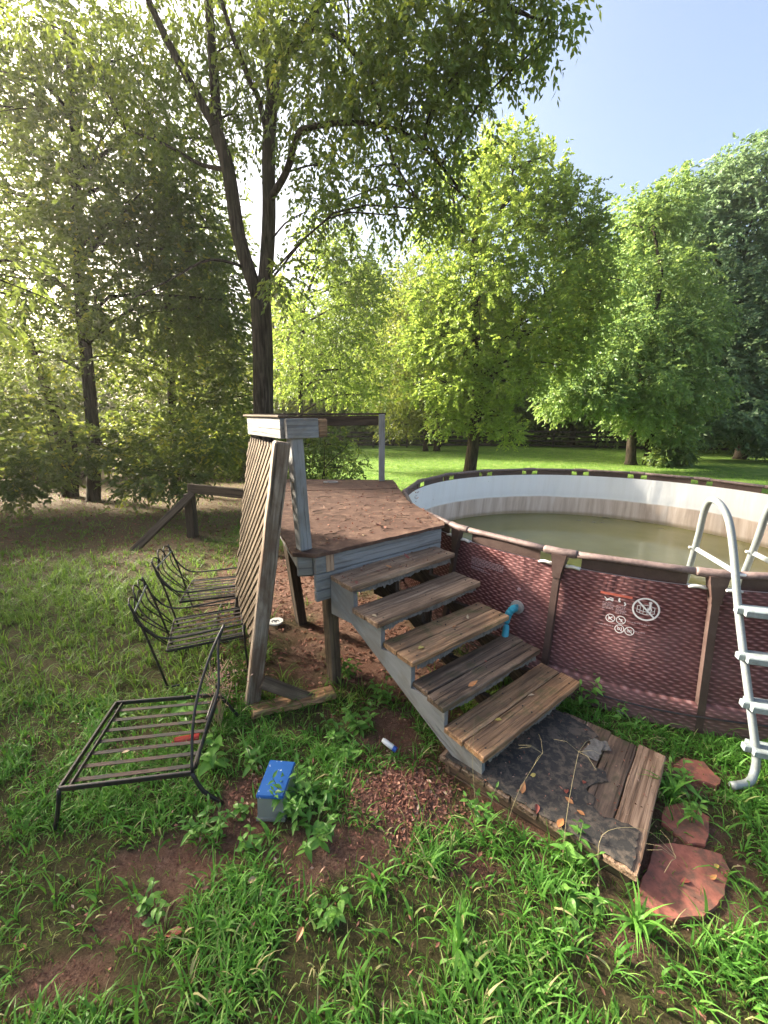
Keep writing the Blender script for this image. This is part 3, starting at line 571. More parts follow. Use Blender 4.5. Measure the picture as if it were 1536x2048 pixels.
tree('fence_line_tree', 'yellow green pair of stems growing through the far black fence', (3.0, 26, 0),
     [([(3.44, 26, -.1), (3.3, 26, 3.13), (2.51, 26, 7.51), (1.87, 26, 9.97)], .2, .08), ([(2.7, 26, -.1), (2.54, 26, 3.13), (1.47, 26, 6.09)], .16, .08)],
     MBL, M['leaf_yellow'], 13, 8, .5, .22, .10, droop=.3, tint0=.4, branch_r=.06)

SH = [(-8.2 + 1.2 * math.cos(k * 2.4) * (k / 18) ** .5 * 2.2, 4.6 + 1.5 * math.sin(k * 2.4) * (k / 18) ** .5 * 2.2, 3.0 + 4.6 * ((k * 7) % 18) / 18, 1.25, 1.0, 30) for k in range(22)]  # canopy out of view, added to shade the near ground
tree('added_shade_tree', 'unseen leafy tree added outside the left edge to shade the near yard', (-8.4, 4.4, 0), [([(-8.4, 4.4, -.1), (-8.3, 4.4, 2.0), (-8.2, 4.5, 5.0), (-8.3, 4.6, 7.4)], .2, .07)],
     SH, M['leaf_left'], .8, 9, .34, .15, .06, droop=.5, tint0=.4, branch_r=.04, group='trees left of the deck')
SH2 = [(-9.6 + 1.2 * math.cos(k * 2.4) * (k / 18) ** .5 * 2.0, 1.2 + 1.4 * math.sin(k * 2.4) * (k / 18) ** .5 * 2.2, 2.8 + 4.4 * ((k * 7) % 18) / 18, 1.25, 1.0, 30) for k in range(20)]  # second added canopy out of view, filters sun off the foreground
tree('added_shade_tree', 'second unseen tree added left of the viewer to shade the yard', (-9.6, 1.2, 0), [([(-9.6, 1.2, -.1), (-9.5, 1.2, 2.0), (-9.6, 1.2, 5.0), (-9.5, 1.3, 7.0)], .2, .07)],
     SH2, M['leaf_left'], .6, 9, .34, .15, .06, droop=.5, tint0=.4, branch_r=.04, group='trees left of the deck')

SH3 = [(-12.0 + 1.3 * math.cos(k * 2.4) * (k / 18) ** .5 * 2.0, 8.0 + 1.3 * math.sin(k * 2.4) * (k / 18) ** .5 * 2.0, 1.6 + 3.3 * ((k * 7) % 18) / 18, 1.4, 1.0, 30) for k in range(22)]  # added out of view and kept low to shade the left ground
tree('added_shade_tree', 'third unseen tree added left of the clump of stems to shade the ground', (-12, 8, 0), [([(-12, 8, -.1), (-11.9, 8, 2.0), (-12, 8.1, 4.0), (-12.1, 8, 5.2)], .2, .07)],
     SH3, M['leaf_left'], 4.6, 9, .36, .16, .066, droop=.5, tint0=.4, branch_r=.04, group='trees left of the deck')

def far_tree(name, label, x, y, h, w, mat, seed, tint0=.45, low=.12, n=18, dens=1.0):
    r = random.Random(seed); B = []
    for k in range(n):
        t_ = low + (1 - low) * (k + .5) / n; ww = w * (math.sin(math.pi * min(1, .18 + .82 * t_)) ** .7) * (1.0 if t_ < .8 else .8)
        a = r.uniform(0, 2 * math.pi); q = ww * .55 * math.sqrt(r.random())
        B.append((x + q * math.cos(a), y + q * math.sin(a), h * t_, ww * r.uniform(.38, .55), ww * r.uniform(.28, .42), 20))
    tree(name, label, (x, y, 0), [([(x, y, -.2), (x + r.uniform(-.3, .3), y, h * .35), (x + r.uniform(-.5, .5), y, h * .62)], .022 * h, .006 * h)],
         B, mat, 4.2 * dens, 8, .7, .30 + .006 * (y - 20), .155, droop=.3, tint0=tint0, branch_r=.012 * h * .5, group='trees beyond the far fence', nbranch=.6)
FAR = [('tall_tree', 'dark crown closing the gap between deck railing and round tree', 1.5, 40, 13, 7, 'leaf_far', .35), ('bushy_tree', 'dark low tree behind the fence under the airy tree', -5.0, 37, 8.5, 6, 'leaf_far', .3), ('bushy_tree', 'dark low tree behind the fence beside the round tree', 9.5, 35, 9, 6.5, 'leaf_far', .2), ('dark_tree', 'dark green tree behind the lawn between the round tree and the twin trunks', 8.0, 31, 12, 6.0, 'leaf_far', .3), ('dark_tree', 'deep green tree whose low boughs hide the fence left of the twin trunks', 13.5, 29, 12.5, 6.0, 'leaf_far', .25),
       ('tall_tree', 'tall tree filling the gap behind the twin trunked tree', 19, 33, 17, 7, 'leaf_right', .5), ('tall_tree', 'tall blue green tree behind the broad tree on the far right', 27, 30, 18, 8, 'leaf_blue', .5),
       ('tall_tree', 'pale tree behind the airy tree above the deck railing', -1.5, 36, 14, 6.5, 'leaf_far', .6), ('tall_tree', 'yellowish tree behind the fence left of the deck railing', -8, 33, 12, 6, 'leaf_yellow', .35),
       ('bushy_tree', 'bushy sunlit tree beyond the fence seen left of the forked trunk', -14.5, 31, 10, 6, 'leaf_yellow', .3), ('bushy_tree', 'hazy tree beyond the left fence behind the clump of stems', -23, 33, 10.5, 7, 'leaf_left', .5),
       ('bushy_tree', 'hazy tree at the left margin behind the far left tree', -33, 37, 11, 8, 'leaf_left', .45), ('tall_tree', 'green tree just behind the left half of the round lawn tree', 5.0, 36, 13, 6.5, 'leaf_far', .5),
       ('bushy_tree', 'low spreading tree at the foot of the broad right hand tree', 23.5, 23.5, 7.5, 6, 'leaf_far', .25), ('tall_tree', 'olive tree rising behind the slender left trees', -17, 40, 13, 7, 'leaf_far', .45)]
for i, (nm, lb, x, y, h, w, mt, t0) in enumerate(FAR): far_tree(nm, lb, x, y, h, w, M[mt], 100 + i, t0, low=.10 if x > 0 else .16, dens=1.5 if x > 6 else 1.1)
# dense growth along the fence that reads as one mass
B = []
r = random.Random(5)
for k in range(190):
    x = -40 + 80 * k / 189; yy = 33.2 - .03 * max(0, x - 8) ** 1.9 + r.uniform(-1, 1.5); B.append((x, max(yy, 23.5), r.uniform(.5, 2.2) * (1.9 if x > 5 else 1.0), r.uniform(.9, 1.8), r.uniform(.7, 1.5) * (1.3 if x > 5 else 1), 14))
P, D, k, b, c, d = spray_points(B, 4.0, 8, .6, .3)
o = leaf_cloud('undergrowth', M['leaf_far'], None, P, D, RNG.uniform(.2, .4, len(P)), RNG.uniform(.1, .2, len(P)), np.where(P[:, 0] < 6, .65, .25) + RNG.normal(0, .2, len(P))); o['kind'] = 'stuff'; tag(o, 'dark tangled undergrowth along the far fence behind the lawn', 'undergrowth')

def bush(name, label, blobs, mat, per, L, W_, stems, tint0=.5, group=None, lp=8):
    root = thing(name, label, 'bush', (stems[0][0][0], stems[0][0][1], 0), group)
    mb = MB()
    for pth in stems: P = catmull(pth, 3); mb.tube(P, lerp_r(.012, .004, len(P)), 5)
    mb.obj('stem', M['bark'], root)
    P, D, k, b, c, d = spray_points(blobs, per, lp, .2, .35)
    leaf_cloud('foliage', mat, root, P, D, RNG.uniform(.7, 1.2, len(P)) * L, RNG.uniform(.8, 1.2, len(P)) * W_, tint0 + RNG.normal(0, .2, len(P)))
    return root
bush('shrub', 'loose olive shrub growing behind the deck below the railing', [(-1.2, 8.5, 1.55, .45, .5, 20), (-1.55, 8.6, 1.15, .5, .5, 20), (-.85, 8.7, 1.1, .45, .4, 14), (-1.2, 8.5, .6, .6, .5, 14), (-2.1, 8.4, 1.3, .5, .6, 14)], M['leaf_left'], 7, .085, .04,
     [[(-1.3, 8.5, 0), (-1.25, 8.5, .8), (-1.2, 8.5, 1.7)], [(-1.35, 8.5, 0), (-1.6, 8.55, .8), (-1.6, 8.6, 1.3)]], .55)
for lb, x, y, h, w, m_ in (('golden sunlit bush behind the clump of stems at far left', -12.5, 14.5, 1.7, 1.9, 'leaf_yellow'), ('yellow green bush between the far left trunk and the slender tree', -9.0, 15.5, 1.6, 1.8, 'leaf_yellow'), ('olive bush right of the slender tree trunk', -6.2, 15.0, 1.7, 1.7, 'leaf_left'), ('yellowish bush beside the forked tree trunk', -4.6, 14.0, 1.5, 1.3, 'leaf_yellow'), ('dark bush low at the left edge', -13.5, 12.5, 1.1, 1.4, 'leaf_left'), ('wide bush in front of the far left fence', -15.5, 17.0, 1.6, 2.2, 'leaf_left')):
    r = random.Random(int(x * 10)); bush('wild_bush', lb, [(x + r.uniform(-1, 1) * w * .7, y + r.uniform(-.5, .5), h * r.uniform(.3, 1.1), w * .45, h * .4, 20) for _ in range(9)], M[m_], 6, .17, .085, [[(x, y, 0), (x + .1, y, h * .5), (x + .2, y, h)], [(x, y, 0), (x - .5, y, h * .5), (x - .8, y, h * .9)]], .42, 'wild bushes under the left trees')
bush('shrub', 'small leafy shrub at the base of the twin trunked tree', [(12.8, 17.8, .6, .7, .55, 20), (13.4, 17.9, .4, .5, .4, 12), (12.2, 17.7, .35, .5, .35, 10)], M['leaf_far'], 9, .16, .08, [[(12.8, 17.8, 0), (12.8, 17.8, .6), (12.9, 17.8, 1.0)]], .4)
bush('climbing_vine', 'wispy green vine poking up past the back edge of the deck', [(-.9, 6.4, 1.30, .12, .14, 10), (-.70, 6.4, 1.28, .08, .07, 6), (-.44, 6.4, 1.50, .06, .12, 8), (-.46, 6.4, 1.68, .05, .07, 4), (-.62, 6.4, 1.58, .06, .05, 3), (-.95, 6.4, 1.18, .14, .08, 8)], M['leaf_mid'], 1.6, .055, .03,
     [[(-1.0, 6.42, 0), (-1.0, 6.4, 1.1), (-.91, 6.4, 1.33), (-.62, 6.4, 1.61), (-.54, 6.4, 1.73)], [(-.99, 6.42, .1), (-.96, 6.4, 1.17), (-.71, 6.4, 1.29), (-.42, 6.4, 1.45), (-.42, 6.4, 1.69)], [(-1.0, 6.42, .1), (-.97, 6.4, 1.25), (-.93, 6.4, 1.75)]], .45, lp=5)

# ------------------------------------------------------------------ fences
def fence(label, a, b, n, h, rails, group):
    a = Vector(a); b = Vector(b); d = (b - a) / n; root = thing('board_fence', label, 'fence', a, group)
    nrm = Vector((-d.y, d.x, 0)).normalized()
    for i in range(n + 1):
        p = a + d * i; board('post', p + Vector((0, 0, -.1)), p + Vector((0, 0, h + .06 + random.uniform(-.03, .05))), .13, .13, M['fence'], root, up=nrm)
    for i in range(n):
        for k in range(rails):
            z = h * (.17 + .83 * k / (rails - 1)) - .06; q = [Vector((0, 0, z + random.uniform(-.02, .02))) for _ in (0, 1)]
            board('rail', a + d * i + q[0] - nrm * .085, a + d * (i + 1) + q[1] - nrm * .085, .15, .035, M['fence'], root, up=nrm)
    return root
fence('black four rail board fence along the back of the lawn', (-13, 30, 0), (9, 29, 0), 9, 1.05, 4, 'black board fences')
fence('black board fence in shade under the trees on the right', (9.3, 29, 0), (30, 22.5, 0), 8, 1.15, 4, 'black board fences')
fence('dark board fence at the far left behind the clump of stems', (-27, 17.5, 0), (-13.4, 20.5, 0), 5, 1.2, 4, 'black board fences')
h_ = thing('house', 'pale house wall glimpsed through the trees beyond the fence', 'house', (3, 44, 0))
mb = MB(); mb.box((3, 44, 2), (7, 5, 4)); mb.obj('wall', M['house'], h_)
mb = MB(); mb.add([(-1, 41.2, 4.0), (7, 41.2, 4.0), (7, 46.8, 4.0), (-1, 46.8, 4.0), (-1, 44, 6), (7, 44, 6)], [(0, 1, 5, 4), (2, 3, 4, 5), (0, 4, 3), (1, 2, 5), (3, 2, 1, 0)]); mb.obj('roof', M['fence'], h_)
for wx in (1.2, 3.0, 4.8):
    mb = MB(); mb.box((wx, 41.48, 2.2), (.9, .06, 1.3)); mb.obj('window', M['ivory'], h_)

# ------------------------------------------------------------------ pool
pool = thing('above_ground_pool', 'round above ground pool with brown wicker print wall, half drained, green water', 'pool', (POOL[0], POOL[1], 0))
RIMZ = 1.085
def wr(z): return 2.71 + .12 * (1 - z / 1.05)
def pol(a, r, z): return Vector((POOL[0] + r * math.cos(a), POOL[1] + r * math.sin(a), z))
NA = [PH0 - 2 * math.pi * k / 18 for k in range(18)]
def ring_strip(name, mat, zs, rad, a0=0, a1=2 * math.pi, n=180, parent=None, wob=0.0, uvz=True, flip=False):
    full = abs(a1 - a0 - 2 * math.pi) < 1e-6; V = []; UV = []
    for i in range(n + 1):
        a = a0 + (a1 - a0) * i / n
        for z in zs:
            w = wob * (math.sin(a * 37) * .5 + math.sin(a * 71 + z * 4) * .35 + math.sin(a * 18 + 1) * .6) * max(0, math.sin(math.pi * min(1, z / 1.05)))
            V.append(pol(a, rad(z) + w, z)); UV.append((a * 2.78, z))
    m = len(zs); F_ = []
    for i in range(n):
        for k in range(m - 1):
            q = (i * m + k, (i + 1) * m + k, (i + 1) * m + k + 1, i * m + k + 1); F_.append(q[::-1] if flip else q)
    me = bpy.data.meshes.new(name); me.from_pydata(V, [], F_); uvl = me.uv_layers.new(name='UVMap')
    for l in me.loops: uvl.data[l.index].uv = UV[l.vertex_index]
    return obj(name, me, mat, parent, smooth=True)
zs = [i * .985 / 10 for i in range(11)]
ring_strip('wall', M['weave'], zs, lambda z: wr(z) + .012 * math.sin(z * 7), parent=pool, wob=.006, n=240)
ring_strip('liner', M['liner'], zs, lambda z: wr(z) - .03, parent=pool, wob=.012, flip=True, n=240)
ring_strip('foot_sleeve', M['weave'], [.0, .06, .12, .19, .195], lambda z: wr(z) + (.055 if z < .193 else .02), parent=pool, wob=.004, n=240)
mb = MB(); N_ = 120; mb.add([pol(2 * math.pi * i / N_, 2.79, .19) for i in range(N_)], [tuple(range(N_))]); mb.obj('water', M['water'], pool)
mb = MB()
for i in range(180): pass
mb.tube([pol(2 * math.pi * i / 180, wr(.12) + .062, .115 + .01 * math.sin(i * .4)) for i in range(181)], .006, 5, cap=False); mb.obj('tie_rope', M['blackmetal'], pool)
rb = random.Random(3)
def sleeve(k, a0, a1):
    return ring_strip('sleeve', M['weave'] if False else M['brownmetal'], [.98, 1.02, RIMZ - .01], lambda z: wr(1.05) - .012, a0, a1, 6, pool)
SL0, SL1 = .045 / 2.72, .15 / 2.72
for k, a in enumerate(NA):
    an = NA[(k + 1) % 18] if k < 17 else NA[0] - 2 * math.pi
    p, q = pol(a, PR - .01, RIMZ), pol(an, PR - .01, RIMZ)
    d = (q - p)
    mb = MB(); mb.tube([p + d * t_ for t_ in (.06, .3, .5, .7, .94)], .029, 10, sy=.85); mb.obj('rim_beam', M['rim'], pool, smooth=True)
    # tee joint bent at the corner
    pp = NA[k - 1] if k else NA[17] + 2 * math.pi; e = (pol(pp, PR - .01, RIMZ) - p)
    mb = MB(); mb.tube([p + e * .125, p + e * .11, p, p + d * .11, p + d * .125], [.032, .0345, .0355, .0345, .032], 10, sy=.9); j = mb.obj('rim_joint', M['rim'], pool, smooth=True)
    # post with flared bracket under the joint
    out = Vector((math.cos(a), math.sin(a), 0)); tan = Vector((-math.sin(a), math.cos(a), 0))
    def sec(z, w, t, r): c = pol(a, r, z); return [c - tan * w - out * t, c + tan * w - out * t, c + tan * w * .8 + out * t, c - tan * w * .8 + out * t]
    secs = [sec(RIMZ - .01, .066, .022, PR + .003), sec(RIMZ - .05, .060, .022, PR + .006), sec(RIMZ - .15, .038, .024, PR + .014), sec(RIMZ - .19, .036, .024, PR + .018), sec(RIMZ - .192, .029, .018, PR + .018), sec(.0, .028, .018, wr(0) + .040)]
    vs_ = [v for s_ in secs for v in s_]; fs_ = [(i * 4 + q_, i * 4 + (q_ + 1) % 4, i * 4 + 4 + (q_ + 1) % 4, i * 4 + 4 + q_) for i in range(5) for q_ in range(4)]
    mb = MB(); mb.add(vs_, fs_ + [(3, 2, 1, 0), (20, 21, 22, 23)]); mb.obj('post', M['brownmetal'], pool)
    sleeve(k, an + SL1, a - SL1)
    for sgn in (-1, 1):
        if k > 3 and k < 13: continue
        a0, a1 = (a + SL0, a + SL1) if sgn > 0 else (a - SL1, a - SL0)
        mb = MB(); mb.tube([pol(a0 + (a1 - a0) * i / 6, wr(1.0) + .016, .985 + .012 * math.sin(math.pi * i / 6) - .006) for i in range(7)], [.007, .012, .013, .013, .013, .012, .007], 6); mb.obj('slot_trim', M['whitetrim'], pool, smooth=True)
# printed signs on the wall (flat print, following the wall)
def onwall(a, z, off=.004): return pol(a, wr(z) + .012 * math.sin(z * 7) + .009 + off, z)
WR = 2.76
def print_line(mb, pts, w):
    """pts = [(s, z)] metres on the wall from a centre angle"""
    for (s0, z0), (s1, z1) in zip(pts, pts[1:]):
        n_ = Vector((-(z1 - z0), s1 - s0)); n_ = n_.normalized() * w / 2 if n_.length > 0 else n_
        q = [(s0 - n_.x, z0 - n_.y), (s1 - n_.x, z1 - n_.y), (s1 + n_.x, z1 + n_.y), (s0 + n_.x, z0 + n_.y)]
        mb.add([onwall(print_line.a + s / WR, z) for s, z in q], [(0, 1, 2, 3)])
def ring(mb, c, r, w, n=40, f=1.0): print_line(mb, [(c[0] + r * math.cos(2 * math.pi * i / n), c[1] + r * f * math.sin(2 * math.pi * i / n)) for i in range(n + 1)], w)
print_line.a = -2.005
mb = MB(); ring(mb, (0, .776), .078, .011)
print_line(mb, [(-.055, .831), (.055, .721)], .011)
for f, dz in ((1, .018), (1, -.006), (1, -.026)): print_line(mb, [(-.052 + .104 * i / 12, .776 + dz + (.012 if dz > 0 else -.012) * math.sin(math.pi * i / 12) * (1 if dz > 0 else 1)) for i in range(13)], .0035)
print_line(mb, [(-.052, .794), (-.052, .750)], .0035); print_line(mb, [(.052, .794), (.052, .750)], .0035)
for s in (-.034, -.014, .010, .03): print_line(mb, [(s, .792), (s, .742)], .003)
print_line(mb, [(.022, .822), (.024, .798), (.015, .77)], .012); print_line(mb, [(.024, .80), (.034, .77)], .008); ring(mb, (.022, .826), .006, .01, 10)
mb.obj('printed_sign', M['print'], pool)['label'] = 'white no diving sign with slashed ring and pool with jumping figure'
mb = MB()
for (ca, cz, kind) in ((-2.0793, .665, 0), (-2.0554, .665, 1), (-2.0561, .600, 2), (-2.0337, .598, 3)):
    print_line.a = ca; ring(mb, (0, cz), .028, .0045, 28); print_line(mb, [(-.019, cz + .019), (.019, cz - .019)], .0035)
    if kind == 0: print_line(mb, [(-.012, cz - .012), (.0, cz + .002), (.013, cz + .012)], .006); print_line(mb, [(-.014, cz + .004), (.01, cz - .010)], .006)
    if kind == 1: print_line(mb, [(-.013, cz + .006), (.0, cz + .002), (.010, cz + .004)], .007); print_line(mb, [(0, cz + .002), (.004, cz - .012)], .006)
    if kind == 2: ring(mb, (-.006, cz), .007, .004, 10); print_line(mb, [(.010, cz + .014), (.014, cz), (.010, cz - .014)], .004)
    if kind == 3: print_line(mb, [(-.016, cz + .004), (.016, cz + .004)], .004); print_line(mb, [(-.014, cz - .006), (.014, cz - .006)], .004)
mb.obj('printed_sign', M['print'], pool)['label'] = 'four small white warning rings in two rows'
mb = MB(); print_line.a = -2.0733; print_line(mb, [(-.10, .845), (-.05, .8445), (0, .844), (.05, .843), (.10, .842)], .017); mb.obj('printed_sign', M['redprint'], pool)['label'] = 'faded red warning bar'
mb = MB()
print_line.a = -2.088
print_line(mb, [(-.03, .815), (-.012, .80), (.01, .815), (.028, .81)], .005); print_line(mb, [(-.02, .79), (0, .80), (.014, .80)], .007); ring(mb, (.02, .80), .006, .005, 8)
print_line.a = -2.0575
print_line(mb, [(-.02, .825), (-.022, .80), (-.012, .80)], .010); print_line(mb, [(.012, .80), (.022, .785), (.014, .775)], .008)
mb.obj('printed_sign', M['print'], pool)['label'] = 'small white figure pictograms under the red bar'
mb = MB()
rr = random.Random(9)
for ca, zz, nn, ww in ((-2.088, .775, 5, .075), (-2.0575, .765, 6, .07)):
    print_line.a = ca
    for i in range(nn):
        s = -ww / 2
        while s < ww / 2 - .01: e_ = s + rr.uniform(.006, .02); print_line(mb, [(s, zz - .0105 * i), (min(e_, ww / 2), zz - .0105 * i)], .005); s = e_ + .004
mb.obj('printed_text', M['faintprint'], pool); mb = MB()
for ca, zz, l0, l1 in ((-2.016, .664, -.07, .075), (-2.011, .603, -.03, .03), (-2.0875, .609, -.055, .05)):
    print_line.a = ca; s = l0
    while s < l1: e_ = s + rr.uniform(.008, .02); print_line(mb, [(s, zz), (min(e_, l1), zz)], .005); s = e_ + .004
mb.obj('printed_text', M['faintprint'], pool); mb = MB()
print_line.a = -2.437
for i in range(9):
    s = -.165; z_ = .862 - i * .0128
    if i in (6,): continue
    end = .165 if i < 5 else (-.02 if i < 8 else .05)
    while s < end: e_ = s + rr.uniform(.010, .03); print_line(mb, [(s, z_), (min(e_, end), z_)], .006 if i not in (7,) else .010); s = e_ + .005
mb.obj('printed_text', M['faintprint'], pool)['label'] = 'faded block of small warning text beside the top step'
# return fitting and teal hose stub
mb = MB(); c = onwall(-2.3193, .56, 0); out = (c - Vector((POOL[0], POOL[1], .56))).normalized()
mb.tube([c - out * .01, c + out * .012, c + out * .014], [.055, .055, .04], 16); mb.tube([c + out * .012, c + out * .05], .032, 14); mb.obj('return_fitting', M['stone'], pool, smooth=False)
mb = MB(); c2 = onwall(-2.3218, .708, 0); mb.tube([c2 - out * .004, c2 + out * .003], .014, 12); mb.obj('wall_button', M['faintprint'], pool)
hose = thing('pool_hose', 'short teal plastic hose stub sticking out of the pool wall beside the stairs', 'hose', tuple(c))
tl = Vector((-out.y, out.x, 0)); pts = catmull([c + out * .03, c + out * .09 + Vector((0, 0, .012)), c + out * .115 + tl * -.02 + Vector((0, 0, -.03)), c + out * .13 - tl * .03 + Vector((0, 0, -.10))], 4)
mb = MB(); mb.tube(pts, [.027 + (.004 if i % 2 else 0) for i in range(len(pts))], 12); mb.obj('hose_end', M['teal'], hose, smooth=False)
mb = MB(); e0 = c + out * .03 + Vector((.01, 0, .022)); mb.tube([e0, e0 + out * .05 + Vector((0, 0, .02))], [.012, .009], 8); mb.obj('clamp', M['teal'], hose)
mb = MB(); mb.tube(catmull([(.95, 2.79, .51), (.93, 2.74, .45), (.90, 2.70, .36)], 3), [.020, .024, .026, .026, .024, .022, .018], 10)
o = mb.obj('plug', M['teal'], None, smooth=True); tag(o, 'teal plastic plug hanging below the hose stub above the fourth step', 'plug'); o.parent = None
# ladder
lad = thing('pool_ladder', 'pale grey A-frame pool ladder straddling the rim at the right edge', 'ladder', (2.18, 1.92, 0))
rad_ = Vector((-.285, -.958, 0)); tg = Vector((.958, -.285, 0))
def rail(off):
    o_ = tg * off
    return [Vector(p) + o_ for p in [(1.99, 1.84, .03), (2.10, 1.86, .028), (2.165, 1.90, .06), (2.18, 1.925, .15), (2.17, 1.99, .35), (2.17, 2.10, .62), (2.18, 2.24, .95), (2.17, 2.33, 1.25), (2.15, 2.39, 1.45), (2.13, 2.45, 1.54), (2.13, 2.53, 1.555), (2.16, 2.60, 1.47), (2.21, 2.67, 1.28), (2.28, 2.78, 1.0), (2.38, 2.95, .55), (2.45, 3.06, .24)]]
for off in (0, .34):
    P = catmull(rail(off), 4); mb = MB(); mb.tube(P, .021, 10); mb.obj('side_rail', M['laddersteel'], lad, smooth=True)
    a_, b_ = Vector((2.19, 2.30, 1.13)) + tg * (off + .012), Vector((2.235, 2.72, 1.165)) + tg * (off + .0)
    board('spreader', a_, b_, .035, .012, M['laddersteel'], lad, up=tg)
    for bp in (a_, b_, Vector((2.185, 2.30, 1.02)) + tg * off, Vector((2.29, 2.80, .96)) + tg * off):
        mb = MB(); mb.tube([bp - tg * .032, bp + tg * .032], .009, 8); mb.obj('bolt', M['white'], lad)
for x, y, z in ((2.19, 2.205, .94), (2.175, 2.115, .685), (2.17, 2.02, .43), (2.175, 1.955, .185)):
    c_ = Vector((x, y, z)) + tg * .17
    bm = bmesh.new(); bmesh.ops.create_cube(bm, size=1); bmesh.ops.scale(bm, vec=(.44, .105, .042), verts=bm.verts)
    bmesh.ops.bevel(bm, geom=[e for e in bm.edges if abs(e.verts[0].co.z - e.verts[1].co.z) > .01], offset=.032, segments=2, affect='EDGES'); bmesh.ops.bevel(bm, geom=[e for e in bm.edges if abs(e.verts[0].co.z - e.verts[1].co.z) < .001 and e.calc_face_angle(0) > 1], offset=.005, segments=1, affect='EDGES')
    me = bpy.data.meshes.new('step'); bm.to_mesh(me); bm.free()
    Mx = Matrix((tg, -rad_, Vector((0, 0, 1)))).transposed().to_4x4(); Mx.translation = c_ + rad_ * .012; obj('step', me, M['ladder'], lad, Mx)

# ------------------------------------------------------------------ deck
UD = Vector((.788, .616, 0)); DD = Vector((.616, -.788, 0)); VD = -DD
DZ = 1.15
deck = thing('raised_deck', 'weathered raised wooden deck with grey railing beside the pool', 'deck', (-.6, 2.7, 0))
DP = [(-.64, 2.62), (-.48, 2.60), (.53, 3.38), (.545, 3.52), (.36, 4.16), (.27, 4.47), (.235, 4.94), (.14, 5.98), (-2.02, 6.08), (-1.05, 3.62)]
# plywood top in three sheets with uneven edges
def clip(poly, n, c, keep):
    out = []
    for i in range(len(poly)):
        p, q = Vector(poly[i]), Vector(poly[(i + 1) % len(poly)]); a, b = (p.dot(n) - c) * keep, (q.dot(n) - c) * keep
        if a >= 0: out.append(tuple(p))
        if a * b < 0: t_ = a / (a - b); out.append(tuple(p + (q - p) * t_))
    return out
n2 = Vector((-.12, .99)); rest = DP
for c in (3.95, 5.15, None):
    if c is None: part = rest
    else: part = clip(rest, n2, c, -1); rest = clip(rest, n2, c + .018, 1)
    E_ = []
    for i in range(len(part)):
        p, q = Vector(part[i]), Vector(part[(i + 1) % len(part)]); m = max(1, int((q - p).length / .09))
        for k in range(m):
            v = p + (q - p) * k / m; E_.append((v.x + random.uniform(-.006, .006), v.y + random.uniform(-.006, .006)))
    mb = MB(); mb.prism(E_, DZ - .022, DZ + random.uniform(-.003, .003)); mb.obj('deck_sheet', M['ply'], deck)
A0 = Vector((-.49, 2.625, 0)); A1 = Vector((.50, 3.39, 0))
for z0, z1, o_, e0, e1 in ((.998, 1.126, .0, 0, 0), (.868, .993, .004, 0, 0), (.785, .864, .004, .0, -.02)):
    zc = (z0 + z1) / 2
    board('fascia_board', A0 + Vector((0, 0, zc)) + UD * e0 - DD * o_, A1 + Vector((0, 0, zc)) + UD * e1 - DD * o_, z1 - z0, .038, M['greywood'], deck, up=DD, bev=.006, rough=.0012, seg=6, seed=int(zc * 100))
board('patch', A0 + UD * .115 + DD * .0215 + Vector((0, 0, 1.0)), A0 + UD * .115 + DD * .0215 + Vector((0, 0, 1.125)), .065, .004, M['brownwood'], deck, up=DD, bev=.001)
board('joist', Vector((-.585, 2.665, 1.06)), Vector((-1.98, 6.0, 1.06)), .14, .04, M['greywood'], deck, up=(.93, .36, 0))
board('joist', Vector((-.62, 2.655, 1.045)), Vector((-.50, 2.675, 1.045)), .155, .04, M['greywood'], deck, up=DD, bev=.012)
for f in (.3, .6, .95): 
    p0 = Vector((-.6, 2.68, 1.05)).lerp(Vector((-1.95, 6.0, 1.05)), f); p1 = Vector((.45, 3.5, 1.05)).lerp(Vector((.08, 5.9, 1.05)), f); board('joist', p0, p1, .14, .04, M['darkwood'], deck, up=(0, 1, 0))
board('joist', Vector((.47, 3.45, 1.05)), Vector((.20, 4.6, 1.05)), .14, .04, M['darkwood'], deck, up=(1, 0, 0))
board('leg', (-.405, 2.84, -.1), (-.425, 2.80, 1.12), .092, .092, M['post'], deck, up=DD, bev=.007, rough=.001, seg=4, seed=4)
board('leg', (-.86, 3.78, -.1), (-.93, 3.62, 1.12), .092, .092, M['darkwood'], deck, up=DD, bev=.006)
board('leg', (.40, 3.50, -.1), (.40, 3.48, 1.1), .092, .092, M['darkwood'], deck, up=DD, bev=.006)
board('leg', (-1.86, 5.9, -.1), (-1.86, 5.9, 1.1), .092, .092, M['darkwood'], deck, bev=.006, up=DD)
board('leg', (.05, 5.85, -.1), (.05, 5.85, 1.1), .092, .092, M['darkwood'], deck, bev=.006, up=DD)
# railing
rl = Vector((-.575, 2.715, 0))
board('rail_post', rl + Vector((0, 0, 1.152)), rl + Vector((-.035, .01, 2.06)), .09, .09, M['greywood'], deck, up=DD, bev=.010, rough=.001, seg=4, seed=8)
board('rail_post', (-.035, 5.90, 1.15), (-.03, 5.9, 2.12), .09, .09, M['greywood'], deck, up=(0, 1, 0), bev=.006)
board('rail_post', (-1.90, 6.0, 1.15), (-1.93, 6.0, 2.10), .09, .09, M['darkwood'], deck, up=(0, 1, 0), bev=.006)
K0 = Vector((-.655, 2.655, 2.005))
board('rail_board', K0 + UD * .0 + DD * .02, K0 + UD * .235 + DD * .02 + Vector((0, 0, .002)), .130, .038, M['greywood'], deck, up=DD, bev=.004)
board('rail_board', K0 + UD * .2355 + DD * .019 + Vector((0, 0, .002)), K0 + UD * .305 + DD * .019 + Vector((0, 0, .003)), .118, .036, M['redwood'], deck, up=DD, bev=.006, rough=.002, seg=3, seed=3)
